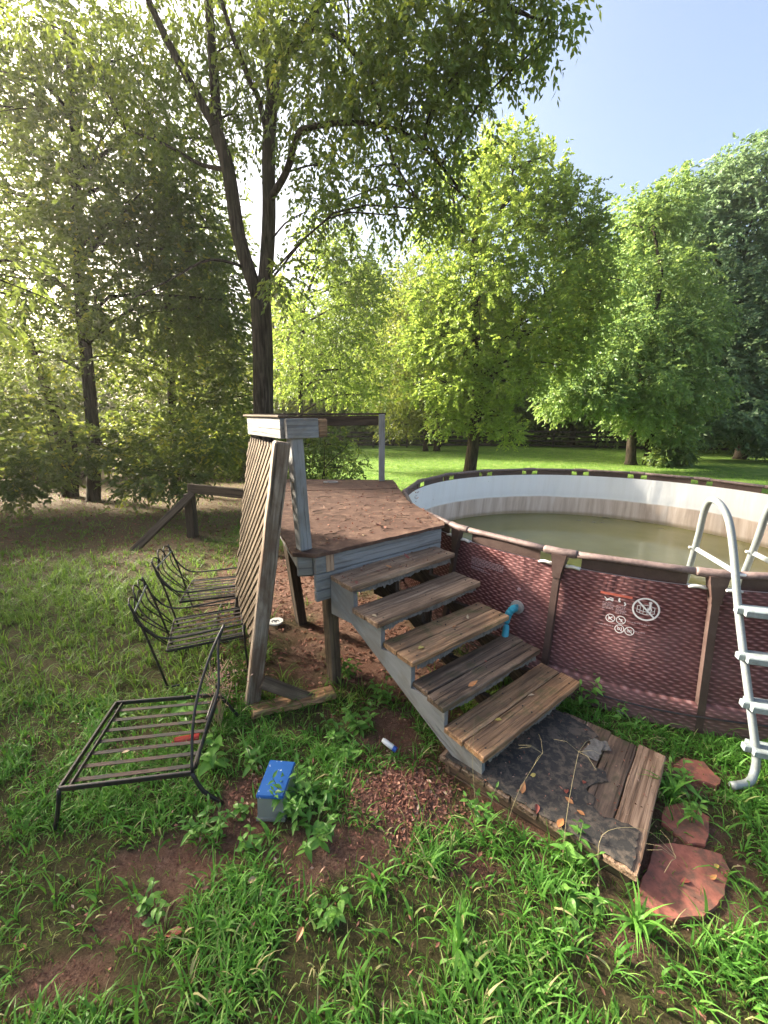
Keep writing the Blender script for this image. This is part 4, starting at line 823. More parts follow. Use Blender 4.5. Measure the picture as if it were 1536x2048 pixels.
board('rail_board', K0 + UD * -.004 + VD * .01, K0 + VD * .62 - UD * .004 + Vector((0, 0, .01)), .132, .038, M['greywood'], deck, up=UD, bev=.004)
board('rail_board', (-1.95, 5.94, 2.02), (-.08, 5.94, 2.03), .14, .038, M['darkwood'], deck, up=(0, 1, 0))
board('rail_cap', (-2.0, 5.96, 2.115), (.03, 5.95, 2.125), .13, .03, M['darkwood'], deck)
board('rail_cap', K0 + VD * .0 + Vector((0, 0, .079)), K0 + VD * .66 + Vector((0, 0, .086)), .075, .016, M['lattice'], deck)

# ------------------------------------------------------------------ stairs
st = thing('wooden_stairs', 'five step wooden staircase with grey stringers and torn carpet edges', 'stairs', (.61, 1.83, .1))
TR = [((-.22, 2.45), (.60, 3.15), (-.40, 2.72), (.52, 3.30), .975), ((-.04, 2.29), (.78, 2.96), (-.21, 2.53), (.62, 3.19), .80), ((.17, 2.13), (.95, 2.73), (-.01, 2.38), (.76, 3.01), .625), ((.35, 1.96), (1.14, 2.56), (.16, 2.18), (.96, 2.78), .45), ((.54, 1.78), (1.37, 2.42), (.37, 2.02), (1.18, 2.65), .275)]
TL = ['top step littered with leaves and twigs', 'second step of two grey brown boards', 'third step with reddish boards', 'fourth step of dark wet boards', 'lowest and reddest step']
for i, (fl, fr, bl, br, z) in enumerate(TR):
    fl, fr, bl = Vector((*fl, z)), Vector((*fr, z)), Vector((*bl, z)); ux = (fr - fl).normalized(); uy = Vector((-ux.y, ux.x, 0)); L_ = (fr - fl).length; dp = (.27, .28, .30, .29, .295)[i]
    tread = bpy.data.objects.new('tread', None); tread.location = (fl + fr) / 2; tread.empty_display_size = .1; link(tread, st); tread['label'] = TL[i]
    mt = (M['brownwood'], M['brownwood'], M['redwood'], M['wetwood'], M['redwood'])[i]
    w1 = dp * .5 - .004
    for k in (0, 1):
        off = uy * (w1 / 2 + k * (w1 + .007)); jl = random.uniform(-.012, .012); tl_ = Vector((0, 0, random.uniform(-.004, .0)))
        board('plank', fl + off - ux * jl + Vector((0, 0, -.019)), fr + off + ux * random.uniform(-.012, .01) + Vector((0, 0, -.019)) + tl_, w1, .038, mt, tread, bev=.005, rough=.0028, seg=12, seed=20 + i * 2 + k)
    mb = MB()
    for q in (.07, .5, .93):
        for k in (.25, .78):
            for e_ in (-.03, .03):
                c_ = fl + ux * (L_ * q + random.uniform(-.008, .008)) + uy * (dp * k + e_ + random.uniform(-.006, .006)); mb.tube([c_ - Vector((0, 0, .004)), c_ + Vector((0, 0, .0015))], .0055, 7)
    mb.obj('nail_heads', M['blackmetal'], tread, kind='stuff')
    if i == 9:   # worn felt sheet over the boards, torn along its edges
        n_ = 18; top = []
        for q in range(n_ + 1): top.append(fl + ux * (.0 + L_ * (.16 + .68 * q / n_)) + uy * (.02 + random.uniform(-.012, .012)))
        for q in range(n_, -1, -1): top.append(fl + ux * (L_ * (.14 + .70 * q / n_)) + uy * (dp - .02 + random.uniform(-.01, .01)))
        mb = MB(); m = len(top); mb.add([v + Vector((0, 0, .0035)) for v in top], [tuple(range(m))]); mb.obj('felt', M['felt'], tread)
    # torn carpet fringe hanging under the front edge
    rf = random.Random(40 + i); n_ = 150; V = []; zt = z - .040; h = .02
    for q in range(n_ + 1):
        t_ = q / n_; h = .6 * h + .4 * (.012 + .018 * abs(math.sin(t_ * 5 + i * 2)) + rf.uniform(-.004, .022) + (.03 if rf.random() < .06 else 0))
        p = fl + ux * (L_ * (.06 + .9 * t_)) + uy * .020
        V += [Vector((p.x, p.y, zt)), Vector((p.x, p.y, zt - h)) - uy * (.004 + rf.uniform(0, .006))]
    mb = MB(); mb.add(V, [(2 * q, 2 * q + 2, 2 * q + 3, 2 * q + 1) for q in range(n_)]); mb.obj('carpet_fringe', M['carpet'], tread)
S0 = Vector((-.22, 2.45, 0)); SD = Vector((.76, -.67, 0)).normalized(); SN = Vector((-SD.y, SD.x, 0))
def stringer(off, m):
    run = .2533; Z = [t_[4] - .0405 for t_ in TR]; pf = [(-.27, Z[0])]
    for k in range(5):
        pf.append((k * run - .035, Z[k]))
        if k < 4: pf.append((k * run - .035, Z[k + 1]))
    pf += [(4 * run - .03, .105), (.79, .105), (.70, .16), (-.06, .665), (-.27, .67)]
    base = S0 + SN * off
    mb = MB()
    for sgn in (0, 1): pass
    n = len(pf); vs_ = [base + SD * a + SN * w + Vector((0, 0, z)) for w in (-.02, .02) for a, z in pf]
    mb.add(vs_, [tuple(range(n)), tuple(range(2 * n - 1, n - 1, -1))] + [(i, n + i, n + (i + 1) % n, (i + 1) % n) for i in range(n)])
    me = mb.mesh('stringer'); bm = bmesh.new(); bm.from_mesh(me); bmesh.ops.recalc_face_normals(bm, faces=bm.faces); bm.to_mesh(me); bm.free()
    # own frame so the grain follows the slope
    ax = (SD * run + Vector((0, 0, -.175))).normalized(); up_ = Vector((0, 0, 1)); y_ = SN; z_ = ax.cross(y_); Mx = Matrix((ax, y_, z_)).transposed().to_4x4(); Mx.translation = base + Vector((0, 0, .5)); me.transform(Mx.inverted())
    return obj('stringer', me, m, st, Mx)
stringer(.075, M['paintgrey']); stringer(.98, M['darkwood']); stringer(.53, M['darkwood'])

# ------------------------------------------------------------------ landing platform at the foot of the stairs
pf_ = thing('wooden_platform', 'low rotten wooden landing with peeling black felt at the foot of the stairs', 'platform', (1.0, 1.8, 0))
PA, PB, PC, PD = Vector((.33, 1.98, 0)), Vector((1.13, 1.33, 0)), Vector((1.69, 1.965, 0)), Vector((1.0, 2.60, 0))
ex = (PC - PB).normalized(); ey = (PA - PB).normalized(); LX = (PC - PB).length; LY = (PA - PB).length
npl = 8; wpl = LY / npl
for k in range(npl):
    # planks run parallel to the outer edge, stacked towards the stairs
    pass
nx_ = Vector((-ex.y, ex.x, 0))
wid = (PA - PB).dot(nx_); npl = 7; wpl = wid / npl
slope = ((PA - PB).dot(ex)) / wid
for k in range(npl):
    o_ = nx_ * ((k + .5) * wpl) + ex * slope * (k + .5) * wpl
    a_ = PB + o_ + Vector((0, 0, .082)); b_ = a_ + ex * (LX + random.uniform(-.03, .02)) ; a_ = a_ + ex * random.uniform(0, .012)
    a_ = PB + nx_ * ((k + .5) * wpl) + ex * (slope * (k + .5) * wpl) + Vector((0, 0, .082 + random.uniform(-.003, .002)))
    board('plank', a_, a_ + ex * (LX + .02 + random.uniform(-.03, .0)), wpl - .006, .034, M['wetwood'] if k else M['brownwood'], pf_, bev=.004, rough=.003, seg=8, seed=60 + k)
for a_, b_ in ((PA, PB), (PB, PC), (PD, PC), (PA, PD)):
    d_ = (b_ - a_).normalized(); nn = Vector((-d_.y, d_.x, 0)); cen = (PA + PC) / 2; inn = 1 if (cen - (a_ + b_) / 2).dot(nn) > 0 else -1
    board('edge_board', a_ + nn * inn * .045 + d_ * .03 + Vector((0, 0, .02)), b_ + nn * inn * .045 - d_ * .03 + Vector((0, 0, .02)), .085, .036, M['wetwood'], pf_, up=nn)
# black felt with a ragged outline: covers the stair side and the front corner, torn away to the right
FP = [(.36, 1.975), (.62, 1.76), (.80, 1.61), (1.0, 1.455), (1.105, 1.36), (1.17, 1.42), (1.25, 1.53), (1.18, 1.585), (1.10, 1.60), (1.09, 1.66), (1.13, 1.70), (1.10, 1.76), (1.17, 1.79), (1.25, 1.80), (1.27, 1.86), (1.22, 1.90), (1.24, 1.96), (1.20, 2.02), (1.27, 2.07), (1.36, 2.12), (1.34, 2.20), (1.26, 2.30), (1.12, 2.42), (1.0, 2.5), (.8, 2.36), (.55, 2.15)]
E_ = []
for i in range(len(FP)):
    p, q = Vector(FP[i]), Vector(FP[(i + 1) % len(FP)]); m = max(1, int((q - p).length / .02))
    for k in range(m): v = p + (q - p) * k / m; E_.append((v.x + random.uniform(-.007, .007), v.y + random.uniform(-.007, .007)))
mb = MB(); mb.prism(E_, .1015, .106); mb.obj('felt', M['felt'], pf_)
# a curled flap of torn felt
def flap(cx_, cy_, ang, l, w, lift):
    mb = MB(); n_ = 8; V = []
    for i in range(n_ + 1):
        t_ = i / n_
        for j in range(5):
            s = j / 4 - .5; x = l * t_; y = w * s * (1 - .3 * t_) + random.uniform(-.006, .006); z = .108 + lift * t_ ** 2 + random.uniform(0, .004)
            V.append((cx_ + math.cos(ang) * x - math.sin(ang) * y, cy_ + math.sin(ang) * x + math.cos(ang) * y, z))
    mb.add(V, [(i * 5 + j, i * 5 + j + 1, i * 5 + j + 6, i * 5 + j + 5) for i in range(n_) for j in range(4)]); return mb.obj('felt_flap', M['carpet'], pf_)
flap(1.22, 1.96, .7, .15, .09, .018); flap(1.28, 2.05, -.2, .10, .10, .012)

# ------------------------------------------------------------------ leaning lattice panel
lt = thing('lattice_panel', 'broken diagonal lattice panel on a peeling timber leaning against the deck', 'lattice panel', (-.98, 2.53, 0))
Ta, Tb = Vector((-.635, 2.50, 1.93)), Vector((-.985, 2.535, -.02)); Wd_ = Vector((-.45, .89, 0)).normalized(); Td = (Tb - Ta).normalized(); Hn = (Ta - Tb).length
PN = Wd_.cross(Td).normalized()
board('timber', Ta, Tb, .085, .10, M['peel'], lt, up=PN, bev=.009, rough=.005, seg=12, seed=77)
board('timber', Ta + Wd_ * .068 + Td * .02 - PN * .01, Tb + Wd_ * .068 - Td * .01 - PN * .01, .045, .05, M['lattice'], lt, up=PN, bev=.004, rough=.002, seg=6, seed=78)
board('timber', Ta + Wd_ * 1.08 + Td * .75, Tb + Wd_ * 1.05 - Td * .25, .06, .05, M['darkwood'], lt, up=PN, bev=.004)
WL, HL = 1.02, 1.48
def slats(layer, sgn, mt):
    sp = .092; rs = random.Random(layer)
    c = -HL
    while c < WL + HL:
        # line s = c + t (or c' - t) clipped to the panel; ragged lower left corner
        if sgn > 0: t0, t1 = max(0, -c), min(HL, WL - c)
        else: t0, t1 = max(0, c - WL), min(HL, c)
        if sgn > 0: s0, s1 = c + t0, c + t1
        else: s0, s1 = c - t0, c - t1
        if t1 - t0 > .08:
            t1 -= rs.uniform(0, .07); s1 = c + t1 if sgn > 0 else c - t1
            if sgn > 0 and s1 > .62 and t1 > 1.05 and rs.random() < .4: t1 -= .12; s1 = c + t1
            a_ = Ta + Wd_ * (.05 + s0) + Td * (.03 + t0) + PN * (.030 + .009 * layer * (1)); b_ = Ta + Wd_ * (.05 + s1) + Td * (.03 + t1) + PN * (.030 + .009 * layer)
            board('slat', a_, b_, .040, .008, mt, lt, up=PN, bev=.001)
        c += sp * 1.0 * 1.414 * .78
slats(1, 1, M['lattice']); slats(0, -1, M['lattice'])
o = board('timber_offcut', (-.88, 2.50, .22), (-.52, 2.575, .0), .09, .04, M['post'], None, up=(.1, -.8, .6), bev=.005, rough=.002, seg=5, seed=5); tag(o, 'short greenish timber lying slanted against the lattice foot', 'timber')
o = board('plank_scrap', (-.95, 2.44, .02), (-.38, 2.63, .03), .12, .05, M['redwood'], None, bev=.010, rough=.008, seg=8, seed=6); tag(o, 'rotten red brown plank lying in the grass below the lattice', 'plank')
fr_ = thing('timber_trestle', 'dark timber beam on a short post with a slanted brace left of the deck', 'trestle', (-3.42, 6.77, 0))
board('post', (-3.42, 6.80, -.1), (-3.40, 6.80, .78), .15, .15, M['darkwood'], fr_, bev=.008)
board('beam', (-3.46, 6.92, .86), (-2.0, 6.28, .85), .16, .06, M['darkwood'], fr_, up=(.4, .9, 0), bev=.006)
board('brace', (-3.30, 6.72, .80), (-4.05, 6.06, -.03), .13, .05, M['darkwood'], fr_, up=(.4, .9, 0), bev=.006)

# ------------------------------------------------------------------ metal chairs
def tubeobj(name, pts, r, mat, parent, sub=4, n=7):
    P = catmull(pts, sub) if sub > 1 else pts
    mb = MB(); mb.tube(P, r, n); return mb.obj(name, mat, parent, smooth=True)
def make_chair(label, org, fwd):
    root = thing('patio_chair', label, 'chair', org, 'black iron patio chairs'); fwd = Vector((*fwd, 0)).normalized(); lat = Vector((-fwd.y, fwd.x, 0)); o_ = Vector(org)
    def p(t_, w, z): return o_ + fwd * t_ + lat * w + Vector((0, 0, z))
    W_ = .53; k = M['blackmetal']
    for w in (0, W_):
        tubeobj('side_frame', [p(-.17, w, .76), p(-.10, w, .52), p(-.02, w, .12), p(0, w, .02), p(.02, w, .012), p(.3, w, .012), p(.57, w, .012), p(.60, w, .03), p(.595, w, .25), p(.60, w, .43)], .009, k, root)
        tubeobj('armrest', [p(-.125, w, .60), p(-.03, w, .47), p(.08, w, .425), p(.25, w, .425), p(.45, w, .435), p(.60, w, .44), p(.635, w, .41)], .008, k, root)
        board('seat_rail', p(.03, w, .325), p(.59, w, .335), .012, .022, k, root, bev=.003)
    for t_, z in ((0.03, .325), (.59, .335), (.30, .012)):
        board('crossbar', p(t_, .0, z), p(t_, W_, z), .012, .020, k, root, bev=.003)
    board('back_rail', p(-.145, 0, .68), p(-.145, W_, .68), .010, .018, M['laddersteel'], root, bev=.003)  # paler metal than the frame: light on this bar put into its colour
    for i in range(6):
        w = W_ * (i + .5) / 6; b = .05 * math.sin(math.pi * w / W_)
        tubeobj('spindle', [p(-.155 - b * .3, w + (.03 if i % 2 else -.03), .72), p(-.12 - b, w, .55), p(.02, w + (-.03 if i % 2 else .03), .34)], .0055, k, root, 4, 6)
    for i in range(3):
        c = W_ * (i + .5) / 3; pts = [p(-.15 - .03 * math.sin(math.pi * q / 8), c - .09 * math.cos(math.pi * q / 8), .69 + (.10 if i == 1 else .075) * math.sin(math.pi * q / 8)) for q in range(9)]
        tubeobj('top_scroll', pts, .006, k, root, 2, 6)
    for i in range(7):
        w = W_ * (i + .5) / 7; board('seat_slat', p(.035, w, .335), p(.585, w, .342), .030, .004, M['rustslat'] if i % 3 else k, root, bev=.0008)
    return root
make_chair('near black iron patio chair standing in long grass beside the lattice', (-1.70, 2.71, 0), (.93, .37))
make_chair('farther black iron patio chair half hidden behind the lattice panel', (-2.02, 3.55, 0), (.974, .225))
lo = thing('lounge_frame', 'bent black lounge frame with rusty seat straps lying in front of the chairs', 'lounge', (-1.4, 2.0, 0))
FL, FR, BR, BL = Vector((-1.67, 1.65, .22)), Vector((-1.03, 1.74, .225)), Vector((-1.13, 2.35, .23)), Vector((-1.79, 2.28, .22)); k = M['blackmetal']
for a_, b_ in ((FL, FR), (FR, BR), (BR, BL), (BL, FL)): board('seat_frame', a_, b_, .015, .028, k, lo, bev=.003)
board('seat_frame', FL + Vector((.045, .01, .0)), BL + Vector((.045, -.01, 0)), .010, .022, k, lo, bev=.002)
for i in range(7):
    f = (i + .6) / 7.4; a_ = FL.lerp(BL, f) + Vector((.02, 0, -.004)); b_ = FR.lerp(BR, f) + Vector((-.012, 0, -.004)); m_ = (a_ + b_) / 2
    board('seat_strap', a_, b_, .026, .004, M['rustslat'], lo, bev=.0008)
for pts in ([FL, FL + Vector((-.02, -.01, -.12)), FL + Vector((-.05, -.02, -.235))], [FR, FR + Vector((.05, .0, -.12)), Vector((-.90, 1.77, -.01))], [BR, BR + Vector((.05, .03, -.12)), BR + Vector((.10, .06, -.24))], [BL, BL + Vector((-.02, .02, -.12)), BL + Vector((-.03, .03, -.235))]):
    tubeobj('leg', pts, .011, k, lo, 3)
tubeobj('back_tube', [FR, (-1.05, 1.84, .42), (-1.05, 1.94, .56), (-1.01, 2.06, .74), (-.965, 2.17, .86)], .008, k, lo)
tubeobj('back_tube', [FR + Vector((.01, .03, 0)), (-.99, 1.87, .40), (-.96, 1.98, .53), (-.975, 2.06, .65), (-.99, 2.12, .76), (-.965, 2.17, .86)], .0075, k, lo)
tubeobj('back_tube', [BR, (-1.12, 2.30, .34), (-1.06, 2.22, .40), (-1.02, 2.05, .44), (-1.0, 1.9, .42)], .0075, k, lo)
o = board('plastic_scrap', (-1.36, 2.14, .045), (-1.2, 2.18, .05), .05, .03, M['red'], None, bev=.008); tag(o, 'red plastic scrap lying under the lounge frame', 'scrap')

# ------------------------------------------------------------------ storage tub, bottle, lid, tray, stones
tb = thing('storage_tub', 'small clear storage tub with speckled blue lid among the weeds', 'tub', (-.6, 1.78, 0))
TC = [(-.66, 1.90), (-.51, 1.885), (-.528, 1.665), (-.672, 1.67)]
mb = MB(); cx_, cy_ = -.594, 1.78
def inset(s): return [(cx_ + (x - cx_) * s, cy_ + (y - cy_) * s) for x, y in TC]
a_, b_ = inset(1.0), inset(.93); mb.add([(x, y, -.005) for x, y in a_] + [(x, y, .132) for x, y in b_], [(0, 1, 5, 4), (1, 2, 6, 5), (2, 3, 7, 6), (3, 0, 4, 7), (3, 2, 1, 0)]); mb.obj('body', M['clear'], tb)
me = board_mesh(.225, .15, .022, .006); mb = MB(); mb.prism(inset(1.0), .132, .152)
me = mb.mesh('lid'); bm = bmesh.new(); bm.from_mesh(me); bmesh.ops.bevel(bm, geom=bm.edges[:], offset=.005, segments=2, affect='EDGES'); bm.to_mesh(me); bm.free(); obj('lid', me, M['bluelid'], tb)
mb = MB(); mb.prism(inset(1.07), -.004, .012); mb.obj('rim', M['clear'], tb)
bo = thing('squeeze_bottle', 'white squeeze bottle with blue cap lying near the stairs', 'bottle', (.02, 2.1, .02))
p0, p1 = Vector((-.01, 2.125, .075)), Vector((.075, 2.075, .045)); d_ = p1 - p0
mb = MB(); mb.tube([p0, p0 + d_ * .15, p0 + d_ * .75, p0 + d_ * .8], [.012, .016, .017, .012], 10); mb.obj('body', M['white'], bo, smooth=True)
mb = MB(); mb.tube([p0 + d_ * .8, p0 + d_ * 1.02, p0 + d_ * 1.03], [.017, .017, .010], 10); mb.obj('cap', M['bluecap'], bo)
ld = thing('white_disc', 'round white lid with dark markings lying under the deck', 'lid', (-1.11, 3.7, .01))
mb = MB(); mb.tube([(-1.11, 3.70, .030), (-1.11, 3.70, .044)], .072, 24); mb.obj('disc', M['white'], ld)
for dx, rr_ in ((-.022, .016), (.016, .02), (.0, .010)):
    mb = MB(); P = [Vector((-1.112 + dx + rr_ * math.cos(q * .6), 3.688 + rr_ * 1.0 * math.sin(q * .6), .0465)) for q in range(9)]; mb.tube(P, .0035, 5); mb.obj('marking', M['ivory'], ld)
ty = thing('wire_ring', 'small grey oval ring left on the far side of the deck', 'ring', (-.77, 5.66, DZ))
mb = MB(); mb.tube([(-.77 + .10 * math.cos(q * math.pi / 12), 5.66 + .06 * math.sin(q * math.pi / 12), DZ + .022) for q in range(25)], .007, 6, cap=False); mb.obj('ring', M['stone'], ty)
def slab(label, poly, z):
    E_ = []
    for i in range(len(poly)):
        p, q = Vector(poly[i]), Vector(poly[(i + 1) % len(poly)]); m = max(1, int((q - p).length / .035))
        for k in range(m): v = p + (q - p) * k / m; E_.append((v.x + random.uniform(-.005, .005), v.y + random.uniform(-.005, .005)))
    mb = MB(); n = len(E_); c = (sum(e[0] for e in E_) / n, sum(e[1] for e in E_) / n); inn = [(c[0] + (x - c[0]) * .97, c[1] + (y - c[1]) * .97) for x, y in E_]
    mb.add([(x, y, -.04) for x, y in E_] + [(x, y, z - .008) for x, y in E_] + [(x, y, z) for x, y in inn], [(i, (i + 1) % n, n + (i + 1) % n, n + i) for i in range(n)] + [(n + i, n + (i + 1) % n, 2 * n + (i + 1) % n, 2 * n + i) for i in range(n)] + [tuple(range(2 * n, 3 * n))])
    o = mb.obj('stepping_stone', M['clay']); return tag(o, label, 'stepping stone', 'red stepping stones beside the landing')
slab('largest red clay stepping stone in front of the wooden landing', [(1.10, 1.30), (1.22, 1.23), (1.36, 1.24), (1.52, 1.32), (1.63, 1.42), (1.655, 1.49), (1.56, 1.525), (1.44, 1.55), (1.35, 1.54), (1.2, 1.39)], .008)
slab('middle red clay stepping stone at the corner of the landing', [(1.46, 1.65), (1.53, 1.545), (1.60, 1.535), (1.68, 1.60), (1.735, 1.68), (1.66, 1.76), (1.53, 1.735)], .006)
slab('small red stepping stone almost overgrown near the ladder foot', [(1.78, 2.01), (1.84, 1.90), (1.93, 1.86), (1.99, 1.90), (1.98, 2.03), (1.88, 2.06)], .003)
bm = bmesh.new(); bmesh.ops.create_icosphere(bm, subdivisions=2, radius=.03)
for v in bm.verts: v.co.x *= 1.2; v.co.z *= .8; v.co += v.co.normalized() * random.uniform(-.003, .003)
me = bpy.data.meshes.new('pebble'); bm.to_mesh(me); bm.free()
o = obj('pebble', me, M['stone'], M=Matrix.Translation((1.71, 2.12 + .33, .02)), smooth=True); tag(o, 'grey rounded pebble at the foot of the pool wall', 'pebble')

# ------------------------------------------------------------------ broad leaved weeds
def weed_leaf(L, W_, droop, fold):
    ys = [0, .12, .3, .5, .7, .88, 1.0]; ws = [.08, .55, .95, 1.0, .72, .32, .0]; V = []; F_ = []
    for i, (y_, w) in enumerate(zip(ys, ws)):
        z = -droop * L * y_ ** 2
        V += [(-w * W_ / 2, y_ * L, z + fold * w * W_ / 2), (0, y_ * L, z), (w * W_ / 2, y_ * L, z + fold * w * W_ / 2)]
    for i in range(6): F_ += [(3 * i, 3 * i + 1, 3 * i + 4, 3 * i + 3), (3 * i + 1, 3 * i + 2, 3 * i + 5, 3 * i + 4)]
    me = bpy.data.meshes.new('leaf'); me.from_pydata(V, [], F_); fattr(me, 'tint', np.full(12, random.uniform(.15, .9)), 'FACE'); me.materials.append(M['weed']); return me
WL_ = [weed_leaf(1, .42, random.uniform(.15, .6), random.uniform(.1, .45)) for _ in range(10)]
WT_ = [weed_leaf(1, .62, random.uniform(.2, .7), random.uniform(.1, .4)) for _ in range(6)]
def weed(label, x, y, h, stems, leaf, per=7, spread=.10, wide=False, z0=None):
    z0 = float(gz(x, y)) if z0 is None else z0
    root = thing('broadleaf_weed', label, 'weed', (x, y, z0), 'weeds'); mb = MB(); mesh = WT_ if wide else WL_
    for s in range(stems):
        a = random.uniform(0, 2 * math.pi); r = spread * math.sqrt(random.random()); b = Vector((x + r * math.cos(a) * .6, y + r * math.sin(a) * .6, z0 - .01)); hh = h * random.uniform(.6, 1.1)
        tip = b + Vector((math.cos(a) * spread * .7 + random.uniform(-.02, .02), math.sin(a) * spread * .7 + random.uniform(-.02, .02), hh)); mid = b.lerp(tip, .5) + Vector((0, 0, hh * .12))
        P = catmull([b, mid, tip], 4); mb.tube(P, lerp_r(.0035, .0018, len(P)), 5, cap=False)
        ph = random.uniform(0, 6)
        for i in range(per):
            t_ = .22 + .78 * i / max(1, per - 1); p = P[min(len(P) - 1, int(t_ * (len(P) - 1)))]; ang = ph + (i // 2) * 1.57 + (i % 2) * math.pi
            l = leaf * random.uniform(.7, 1.15) * (1.05 - .45 * max(0, t_ - .6) / .4); el = random.uniform(.0, .55) + (.5 if t_ > .85 else 0)
            Rm = Matrix.Rotation(ang, 4, 'Z') @ Matrix.Rotation(el, 4, 'X') @ Matrix.Rotation(random.uniform(-.4, .4), 4, 'Y') @ Matrix.Scale(l, 4)
            o = bpy.data.objects.new('leaf', random.choice(mesh)); o.matrix_basis = Matrix.Translation(p) @ Rm; link(o, root)
    mb.obj('stem', M['stem'], root); return root
for lb, x, y, h, s, lf, per, sp, wd in [
    ('tall bushy weed growing against the front of the blue tub', -.47, 1.70, .20, 6, .060, 8, .11, False), ('dense low weed just in front of the tub weed', -.40, 1.58, .13, 6, .060, 7, .12, False),
    ('weed clump right of the blue tub with upright tips', -.36, 1.76, .15, 5, .055, 7, .10, False), ('weed standing between the tub and the white bottle', -.22, 2.02, .12, 3, .055, 6, .06, False),
    ('leafy weed clump in the grass left of the stair stringer', -.14, 2.36, .17, 6, .065, 7, .11, False), ('weed clump beside the bottle towards the deck leg', -.30, 2.22, .13, 5, .055, 6, .10, False),
    ('green weed in deep shade under the stairs', .0, 2.62, .14, 4, .065, 6, .08, False), ('small bright weed at the foot of the front deck leg', -.27, 2.92, .14, 4, .065, 6, .07, False),
    ('bushy weed between the lowest step and the pool wall', 1.50, 2.56, .20, 6, .070, 8, .10, False), ('small weed against the pool wall near the pebble', 1.72, 2.36, .10, 3, .050, 6, .06, False),
    ('bright weed rising through the lounge frame corner', -1.02, 2.02, .18, 3, .080, 5, .05, True), ('pale broad leaved weed behind the lounge frame', -1.22, 2.42, .28, 3, .085, 5, .06, True), ('yellow green weed at the back rail of the lounge frame', -1.36, 2.38, .22, 2, .09, 4, .05, True),
    ('single bright weed left of the blue tub', -.80, 2.00, .10, 2, .075, 5, .04, False), ('small weed left of the tub near the lounge leg', -.77, 1.70, .07, 2, .040, 5, .04, True), ('drooping weed on the bare soil below the tub', -.66, 1.53, .08, 2, .045, 6, .04, True),
    ('weed in the grass at the front edge of the landing', .92, 1.47, .15, 3, .065, 6, .07, False), ('low weed at the left end of the landing', .55, 1.70, .10, 4, .050, 6, .09, False),
    ('weed between the landing corner and the ladder foot', 1.70, 1.86, .16, 3, .060, 7, .06, False), ('weed sprouting over the middle stepping stone', 1.63, 1.66, .15, 2, .055, 6, .04, False),
    ('round leaved weed low in the grass at the bottom', -.22, 1.26, .07, 4, .045, 5, .06, True), ('round leaved weed in the grass in front of the landing', .86, 1.28, .06, 4, .050, 5, .06, True),
    ('clover like weed at the bottom right of the bare soil', .28, 1.10, .07, 3, .038, 5, .06, True), ('weed cluster on the soil at the far left bottom', -1.02, 1.24, .09, 3, .040, 6, .07, True), ('small weed in the grass left of the bare soil', -.95, 1.62, .11, 3, .05, 6, .06, False), ('weed on the soil between tub and lounge leg', -.86, 1.60, .10, 3, .05, 6, .05, False)]:
    weed(lb, x, y, h * 1.25, s + 2, lf * 1.05, per, sp, wd)
# dry flowering weed tangled in the lounge frame
dr = thing('dry_weed', 'dry straw coloured weed tangled in the back of the lounge frame', 'weed', (-1.16, 2.36, 0), 'weeds'); mb = MB()
for _ in range(26):
    a = Vector((-1.16 + random.uniform(-.03, .03), 2.36 + random.uniform(-.03, .03), .0)); b = Vector((-1.12 + random.uniform(-.16, .16), 2.34 + random.uniform(-.12, .12), random.uniform(.22, .46))); P = catmull([a, a.lerp(b, .5) + Vector((random.uniform(-.05, .05), 0, .08)), b], 3); mb.tube(P, .0018, 4, cap=False)
mb.obj('stem', M['l_tan'], dr)
n = 260; P = np.stack([RNG.normal(-1.12, .07, n), RNG.normal(2.34, .06, n), RNG.uniform(.22, .46, n)], 1)
leaf_cloud('seed_heads', M['litter'], dr, P, RNG.normal(0, 1, (n, 3)), RNG.uniform(.012, .03, n), RNG.uniform(.005, .012, n), RNG.uniform(.8, 1.0, n))['kind'] = 'stuff'
# tall grass seed stalks around the landing
for lb, pts in (('thin branching grass stalk in front of the landing', [(.62, 1.60, 0), (.70, 1.66, .2), (.82, 1.70, .40)]), ('thin forked grass stalk rising beside the landing edge', [(.85, 1.45, 0), (.90, 1.55, .22), (.98, 1.66, .45)]), ('bent grass stalk arching over the landing corner', [(.98, 1.36, 0), (1.02, 1.45, .18), (1.22, 1.46, .20), (1.34, 1.40, .12)]), ('thin stalk at the left end of the landing', [(.50, 1.72, 0), (.49, 1.80, .2), (.50, 1.86, .36)])):
    gs = thing('grass_stalk', lb, 'grass', pts[0], 'seeding grass stalks'); P = catmull(pts, 5); mb = MB(); mb.tube(P, lerp_r(.0012, .0007, len(P)), 4); mb.obj('stem', M['straw'], gs)
    mb = MB()
    for q in range(4):
        a = random.uniform(0, 6.28); e_ = P[-1]; mb.tube([e_ - Vector((0, 0, .01)), e_ + Vector((math.cos(a) * .06, math.sin(a) * .06, .02)), e_ + Vector((math.cos(a) * .12, math.sin(a) * .12, .0))], .0007, 4)
    mb.obj('seed_head', M['straw'], gs)
# broad crabgrass clump with wide blades
x = np.concatenate([RNG.normal(1.06, .015, 26), RNG.normal(.30, .02, 14), RNG.normal(-.03, .02, 14), RNG.normal(1.62, .02, 16)]); y = np.concatenate([RNG.normal(1.22, .015, 26), RNG.normal(1.13, .02, 14), RNG.normal(1.35, .02, 14), RNG.normal(1.80, .02, 16)])
blade_object('crabgrass', 'broad bladed crabgrass clumps standing out of the near grass', x, y, M['grass'], RNG.uniform(.12, .26, len(x)), RNG.uniform(.011, .018, len(x)), RNG.uniform(.5, 1.6, len(x)), 5, RNG.uniform(.5, .85, len(x)))

